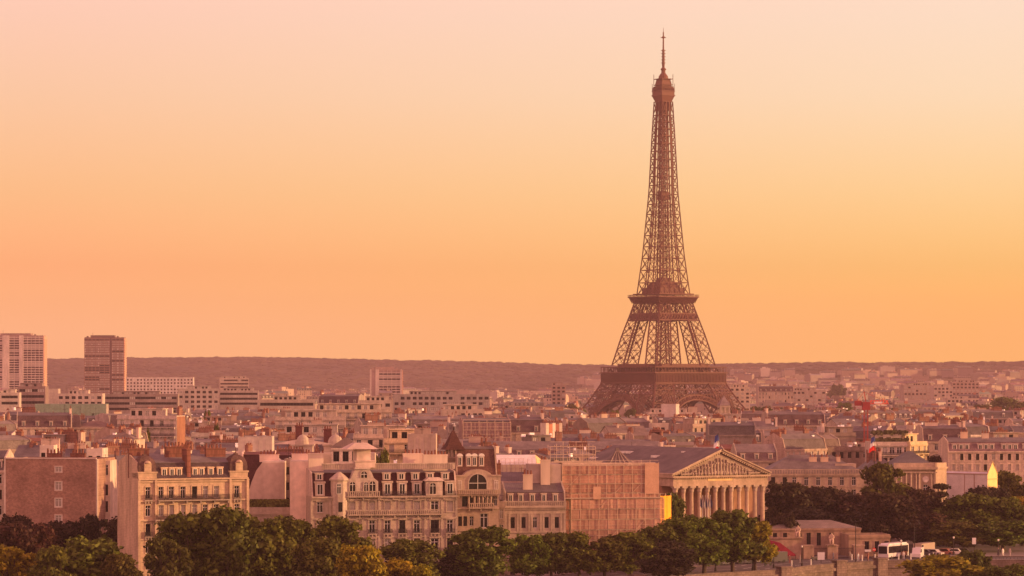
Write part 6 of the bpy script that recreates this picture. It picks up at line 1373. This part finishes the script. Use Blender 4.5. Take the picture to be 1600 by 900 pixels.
# farther trees among the houses
FT = [(325, 640, 1400, 16), (338, 662, 1000, 12), (745, 622, 2100, 30), (722, 624, 2150, 24), (700, 632, 1700, 20), (585, 712, 690, 22), (600, 706, 700, 24), (1160, 637, 2000, 40), (1190, 634, 2050, 50), (1225, 637, 2080, 46), (1255, 640, 2000, 40), (1130, 641, 1980, 26), (1320, 628, 2500, 30), (1345, 640, 1900, 26), (1400, 640, 1950, 44), (1430, 641, 2000, 44), (1500, 640, 2050, 50), (1540, 632, 2300, 50), (1570, 622, 2500, 60), (1595, 626, 2450, 50), (1480, 640, 2000, 44), (905, 636, 2150, 24), (890, 632, 2300, 24), (985, 637, 2200, 20), (960, 640, 2150, 20), (1290, 690, 1000, 14), (165, 664, 1100, 14), (230, 668, 940, 12), (1310, 600, 4000, 30), (1225, 604, 3800, 26)]
for k, (px, pyt, D, wp) in enumerate(FT):
    lm = min(LM, key=lambda t: abs(t[0] - px)); put_tree(px, pyt, D, wp, k % 4, OLV if k % 3 else GREEN, 0, f'small {"hazy" if D > 1900 else "green"} tree {"far" if D > 1500 else "just"} beyond and {"left" if px < lm[0] else "right"} of {lm[1]}', 'trees among the rooftops')
seen = {}
for o in [o for o in COL.objects if o.get('group') == 'trees among the rooftops']: seen.setdefault(o['label'], []).append(o)
for l_ in seen.values():
    if len(l_) > 1:
        l_.sort(key=lambda o: o.location.x / o.location.y)
        for k, o in enumerate(l_): o['label'] += f', {ORD[k]} from left'
# terrace hedge
hd = MB(); rr = random.Random(8)
D = 612; xa, xb = (390 - 800) * D / F, (464 - 800) * D / F
for k in range(2200):
    x = rr.uniform(xa, xb); z = zof(800, D) + .4 + rr.random() ** .6 * 2.0; y = D + rr.uniform(1.0, 2.6); s = .2; hd.face([(x - s, y, z - s), (x + s, y + rr.uniform(-.2, .2), z - s * rr.random()), (x + s * rr.random(), y, z + s), (x - s, y + rr.uniform(-.2, .2), z + s)])
hh = thing('terrace_hedge', 'long clipped green hedge in planters on the low terrace roof', 'hedge', (0, 0, 0)); hd.build('foliage_mass', 'foliage', hh, (.13, .12, .03)); mb = MB(); mb.box(xa, xb, D + 1.2, D + 2.4, zof(800, D), zof(800, D) + .7); mb.build('planter', 'plaster', hh, (.3, .2, .16))

# ------------------------------------------------------------------ traffic, people, lamps
def car_proto(Lc, wc, hc, body, cab, kind='car'):
    mb = MB(); mb.extr([(0, 0), (0, 0)], 0, 0, [0]) if False else None
    mb.extr(body, -wc / 2, wc / 2, [0], 0); b = mb.mesh('body', ['carpaint']); mb = MB(); mb.extr(cab, -wc / 2 + .02 - .03, wc / 2 + .01, [0], 0); g = mb.mesh('window_glass', ['glass']); return b, g
def wheel_mesh(r=.33):
    mb = MB(); n = 12; i = 0
    for x in (-.11, .11): mb.v += [(x, r * math.cos(2 * math.pi * k / n), r * math.sin(2 * math.pi * k / n)) for k in range(n)]
    for k in range(n): j = (k + 1) % n; mb.f.append((k, j, n + j, n + k)); mb.m.append(0); mb.c.append(None)
    mb.f.append(tuple(range(n))); mb.f.append(tuple(range(n, 2 * n))); mb.m += [0, 0]; mb.c += [None, None]; return mb.mesh('wheel', ['rubber'])
WH = wheel_mesh(); 
mbx = MB(); mbx.box(-.16, .16, -.04, .04, -.08, .08); LAMPW = mbx.mesh('headlight', ['white_paint'])
mbx = MB(); mbx.box(-.16, .16, -.04, .04, -.08, .08); LAMPR = mbx.mesh('tail_light', ['terracotta'])
def vehicle(name, label, cat, px, py_, heading, color, Lc, body, cab, wheels, wc=1.75, group=None, extra=None):
    D = F * EYE / (py_ - HOR); t = thing(name, label, cat, ((px - 800) * D / F, D, .03), R(heading), group)
    mb = MB(); mb.extr(body, -wc / 2, wc / 2, [0], 0); mb.build('body', 'carpaint', t, color); mb = MB(); mb.extr(cab, -wc / 2 - .012, wc / 2 + .012, [0], 0); mb.build('window_glass', 'glass', t)
    for y in wheels:
        for s in (-1, 1): link('wheel', WH, t, None, (s * (wc / 2 - .1), y, .33))
    for s in (-1, 1): link('headlight', LAMPW, t, None, (s * (wc / 2 - .3), -Lc / 2 - .0, .65)); link('tail_light', LAMPR, t, None, (s * (wc / 2 - .3), Lc / 2 + .0, .75))
    if extra: extra(t)
    return t
def carbody(L_, h=1.45):
    a = L_ / 2; return ([(-a, .25), (-a, .7), (-a * .55, .88), (-a * .28, h), (a * .45, h), (a * .85, .95), (a, .85), (a, .25)], [(-a * .48, .9), (-a * .27, h - .07), (a * .43, h - .07), (a * .76, .93)])
b1, c1 = carbody(4.3); CG = 'cars parked along the road'
for (px, py_, hd_, col, lab) in ((1110, 884, -62, (.03, .03, .035), 'black car half hidden under the trees, leftmost on the road'), (1132, 883, -60, (.10, .09, .10), 'dark grey car left of the thick tree trunk'), (1163, 881, -60, (.05, .045, .05), 'dark car behind the last promenade trees'), (1178, 880, -60, (.16, .14, .15), 'grey car right of the promenade tree trunk'), (1448, 868, 50, (.05, .04, .05), 'dark car queuing behind the white van'), (1460, 868, 55, (.42, .36, .34), 'pale car in the queue right of the white van'), (1478, 867, 60, (.30, .12, .08), 'reddish car in the queue before the bridge lamp'), (1493, 867, 75, (.62, .57, .52), 'white car in the middle of the bridge queue'), (1506, 866, 80, (.08, .07, .07), 'black car at the right end of the queue')):
    vehicle('parked_car', lab, 'car', px, py_, hd_, col, 4.3, b1, c1, (-1.35, 1.35), group=CG)
vb = [(-2.6, .3), (-2.6, 1.1), (-1.9, 1.3), (-1.3, 2.35), (2.6, 2.4), (2.6, .3)]; vc = [(-1.85, 1.32), (-1.32, 2.15), (-.3, 2.15), (-.3, 1.32)]
vehicle('white_van', 'white delivery van right behind the white coach', 'van', 1434, 872, -18, (.66, .60, .58), 5.2, vb, vc, (-1.7, 1.6), 1.95)
vehicle('dark_van', 'dark box van beside the red awning', 'van', 1212, 879, -58, (.05, .045, .05), 5.2, vb, vc, (-1.7, 1.6), 1.95)
tb = [(-3.4, .4), (-3.4, 2.6), (3.4, 2.7), (3.4, .4)]; vehicle('box_truck', 'beige box truck behind the white van', 'truck', 1444, 866, -35, (.40, .31, .25), 6.8, tb, [(-3.3, 1.3), (-3.3, 2.3), (-2.5, 2.3), (-2.5, 1.3)], (-2.2, 2.0), 2.2)
def cx_(t):
    mb = MB(); mb.extr([(-4.2, 3.2), (-3.9, 3.5), (4.2, 3.5), (4.5, 3.2)], -1.1, 1.1, [0], 0); mb.build('roof_pod', 'carpaint', t, (.72, .68, .68)); mb = MB(); mb.box(-1.1, 1.1, -5.06, -5.005, 1.2, 2.9); mb.build('windscreen', 'glass', t); mb = MB(); mb.box(-.8, .8, -5.08, -5.01, 2.9, 3.15); mb.build('destination_sign', 'white_paint', t)
    mb = MB(); mb.box(-1.285, 1.285, 1.5, 4.4, .55, 1.4); mb.build('side_graphic', 'carpaint', t, (.42, .18, .08))
vehicle('coach', 'white touring coach with dark windows waiting by the quay wall', 'coach', 1396, 872, -36, (.60, .56, .56), 10, [(-5, .4), (-5, 2.9), (-4.6, 3.25), (4.7, 3.25), (5, 2.9), (5, .4)], [(-4.6, 1.3), (-4.6, 2.85), (4.7, 2.85), (4.7, 1.3)], (-3.1, 2.4, 3.4), 2.5, extra=cx_)
def motorbike(px, py_, lab):
    D = F * EYE / (py_ - HOR); t = thing('motorbike', lab, 'motorbike', ((px - 800) * D / F, D, .03), R(-60)); mb = MB(); mb.extr([(-.8, .5), (-.5, .85), (0, .75), (.7, .85), (.8, .55), (0, .35)], -.16, .16, [0], 0); mb.bar((0, -.6, .5), (0, -.75, 1.05), .07); mb.bar((-.3, -.72, 1.05), (.3, -.72, 1.05), .05); mb.build('body', 'carpaint', t, (.05, .04, .04)); [link('wheel', WH, t, None, (0, y, .33), 0, (.6, 1, 1)) for y in (-.7, .7)]
motorbike(1272, 876, 'motorbike parked before the forecourt wall'); motorbike(1200, 884, 'motorbike parked in the shade left of the dark van')
# people
def person_mesh():
    me = bpy.data.meshes.new('body'); V = [(0, 0, .95), (0, 0, 1.2), (0, 0, 1.42), (0, 0, 1.52), (0, 0, 1.68), (.2, 0, 1.4), (.27, -.03, 1.12), (.25, -.1, .88), (-.2, 0, 1.4), (-.27, .03, 1.12), (-.25, .05, .88), (.1, 0, .9), (.12, -.08, .48), (.12, -.02, .05), (.12, -.16, .03), (-.1, 0, .9), (-.12, .05, .48), (-.12, .15, .06), (-.12, .02, .03)]
    E = [(0, 1), (1, 2), (2, 3), (3, 4), (2, 5), (5, 6), (6, 7), (2, 8), (8, 9), (9, 10), (0, 11), (11, 12), (12, 13), (13, 14), (0, 15), (15, 16), (16, 17), (17, 18)]
    me.from_pydata(V, E, [])
    global PRAD; PRAD = ([.15, .14, .15, .06, .10, .07, .05, .04, .07, .05, .04, .1, .07, .05, .04, .1, .07, .05, .04]); me.materials.append(M['fabric']); return me
PM = person_mesh(); mbx = MB(); mbx.lathe([(.06, 1.5), (.09, 1.56), (.105, 1.66), (.09, 1.76), (.04, 1.79)], 0, 0, 10); HEAD = mbx.mesh('head', ['skin'])
for (px, py_, col, lab) in ((1341, 877, (.5, .5, .5), 'person in pale clothes standing by the direction sign'), (1356, 876, (.45, .2, .15), 'person in reddish top left of the coach'), (1302, 875, (.12, .1, .15), 'person in dark clothes before the large statue'), (1328, 874, (.2, .15, .14), 'person in brown before the gatehouse'), (1560, 869, (.08, .06, .08), 'person in dark coat walking on the bridge pavement'), (1567, 869, (.7, .65, .6), 'person in white shirt walking on the bridge pavement'), (1578, 870, (.4, .3, .3), 'person in grey near the right edge of the bridge'), (1234, 881, (.3, .12, .1), 'person in red-brown on the pavement near the awning'), (1250, 880, (.35, .3, .28), 'person in beige between awning and motorbike'), (1412, 874, (.6, .55, .5), 'person in light clothes passing before the coach')):
    D = F * EYE / (py_ - HOR); p = thing('person', lab, 'person', ((px - 800) * D / F, D, .13), RNG.uniform(0, 6)); f = link('figure', PM, p, col); skin(f, PRAD, 0); link('head', HEAD, p)
# lamps, posts, signs
def lamp(px, py_, pyt, lab, arms=True):
    D = F * EYE / (py_ - HOR); z = zof(pyt, D); t = thing('street_lamp', lab, 'street lamp', ((px - 800) * D / F, D, 0), 0, 'street lamps by the river'); mb = MB(); mb.lathe([(.3, 0), (.22, .8), (.1, 1.0), (.09, z - 1)], 0, 0, 8); mb.bar((0, 0, z - 1), (0, 0, z - .3), .12)
    if arms: mb.bar((-1, 0, z - .5), (1, 0, z - .5), .08); 
    mb.build('post', 'wrought_iron', t)
    for x in ((-1, 1) if arms else (0,)): mb = MB(); mb.lathe([(.08, 0), (.2, .12), (.22, .4), (.08, .5)], x, 0, 8, 0, z - .55); mb.build('lantern', 'wrought_iron' if arms else 'white_paint', t)
for a in ((1337, 882, 811, 'tall twin-armed lamp post before the low pavilion', True), (1429, 872, 816, 'tall twin-armed lamp post before the dark trees', True), (1408, 873, 843, 'single globe lamp above the coach', False), (1490, 868, 838, 'single globe lamp above the traffic queue', False), (1560, 868, 842, 'single globe lamp near the bridge walkers', False), (1118, 893, 858, 'dark lamp post among the promenade trees', False), (1176, 892, 862, 'lamp post right of the promenade tree trunk', False), (1209, 888, 850, 'thin lamp post before the dark van', False), (1253, 886, 852, 'thin lamp post before the motorbike', False)): lamp(*a)
rng2 = random.Random(6)
for k, (px, py_) in enumerate(((1237, 886), (1267, 884), (1331, 876), (1347, 877), (1367, 876), (1388, 876), (1404, 875), (1423, 875), (1438, 875), (1452, 875))):
    D = F * EYE / (py_ - HOR); t = thing('white_bollard', f'{["first","second","third","fourth","fifth","sixth","seventh","eighth","ninth","tenth"][k]} white bollard from the left along the quay pavement', 'bollard', ((px - 800) * D / F, D, .13), 0, 'white bollards on the quay'); mb = MB(); mb.lathe([(.16, 0), (.14, 1.1), (.18, 1.15), (.1, 1.35)], 0, 0, 8); mb.build('post', 'white_paint', t)
def sign(px, py_, w_, h_, z, col, lab, disc=False):
    D = F * EYE / (py_ - HOR); t = thing('road_sign', lab, 'sign', ((px - 800) * D / F, D, 0), 0); mb = MB(); mb.bar((0, .08, 0), (0, .08, z + h_ / 2), .1); mb.build('post', 'wrought_iron', t); mb = MB()
    if disc: mb.face([(h_ / 2 * math.cos(2 * math.pi * k / 16), 0, z + h_ / 2 * math.sin(2 * math.pi * k / 16)) for k in range(16)])
    else: mb.box(-w_ / 2, w_ / 2, -.03, .03, z - h_ / 2, z + h_ / 2)
    o = mb.build('sign_plate', 'carpaint', t, col); return t, z
sign(1356, 877, 1.4, .5, 2.4, (.7, .66, .62), 'white direction sign board near the gatehouse'); t, z = sign(1366, 876, .8, .8, 2.5, (.65, .05, .04), 'round red no-entry sign left of the coach', True); mb = MB(); mb.box(-.28, .28, -.04, -.01, z - .07, z + .07); mb.build('sign_bar', 'white_paint', t)
sign(1522, 868, .9, 1.5, 3.4, (.72, .68, .66), 'white upright sign panel above the bridge queue'); sign(1283, 880, 1.6, 1.7, 1.6, (.7, .66, .66), 'white poster board before the forecourt wall')
# low bridge railing at the right
rl = thing('bridge_railing', 'dark stone and iron railing along the bridge at the right edge', 'railing', (92, 663.5, 0), 0); mb = MB(); [mb.bar((k * .8, 0, 1.16), (k * .8, 0, 1.7), .06) for k in range(60)]; mb.bar((0, 0, 1.7), (48, 0, 1.7), .08); mb.build('rail', 'wrought_iron', rl)

# ------------------------------------------------------------------ air
hz = MB(); hz.box(-2700, 2700, -300, 10500, -10.5, 335); h = hz.build('haze', []); h.data.materials.clear()
m = bpy.data.materials.new('haze_air'); m.use_nodes = True; m.node_tree.nodes.clear(); vo = m.node_tree.nodes.new('ShaderNodeVolumePrincipled'); mo = m.node_tree.nodes.new('ShaderNodeOutputMaterial')
vo.inputs['Color'].default_value = (*HAZE_COL, 1); vo.inputs['Density'].default_value = HAZE; vo.inputs['Anisotropy'].default_value = .15
m.node_tree.links.new(vo.outputs[0], mo.inputs['Volume']); h.data.materials.append(m); h['kind'] = 'stuff'; h['label'] = 'warm evening haze over the city'; h['category'] = 'haze'
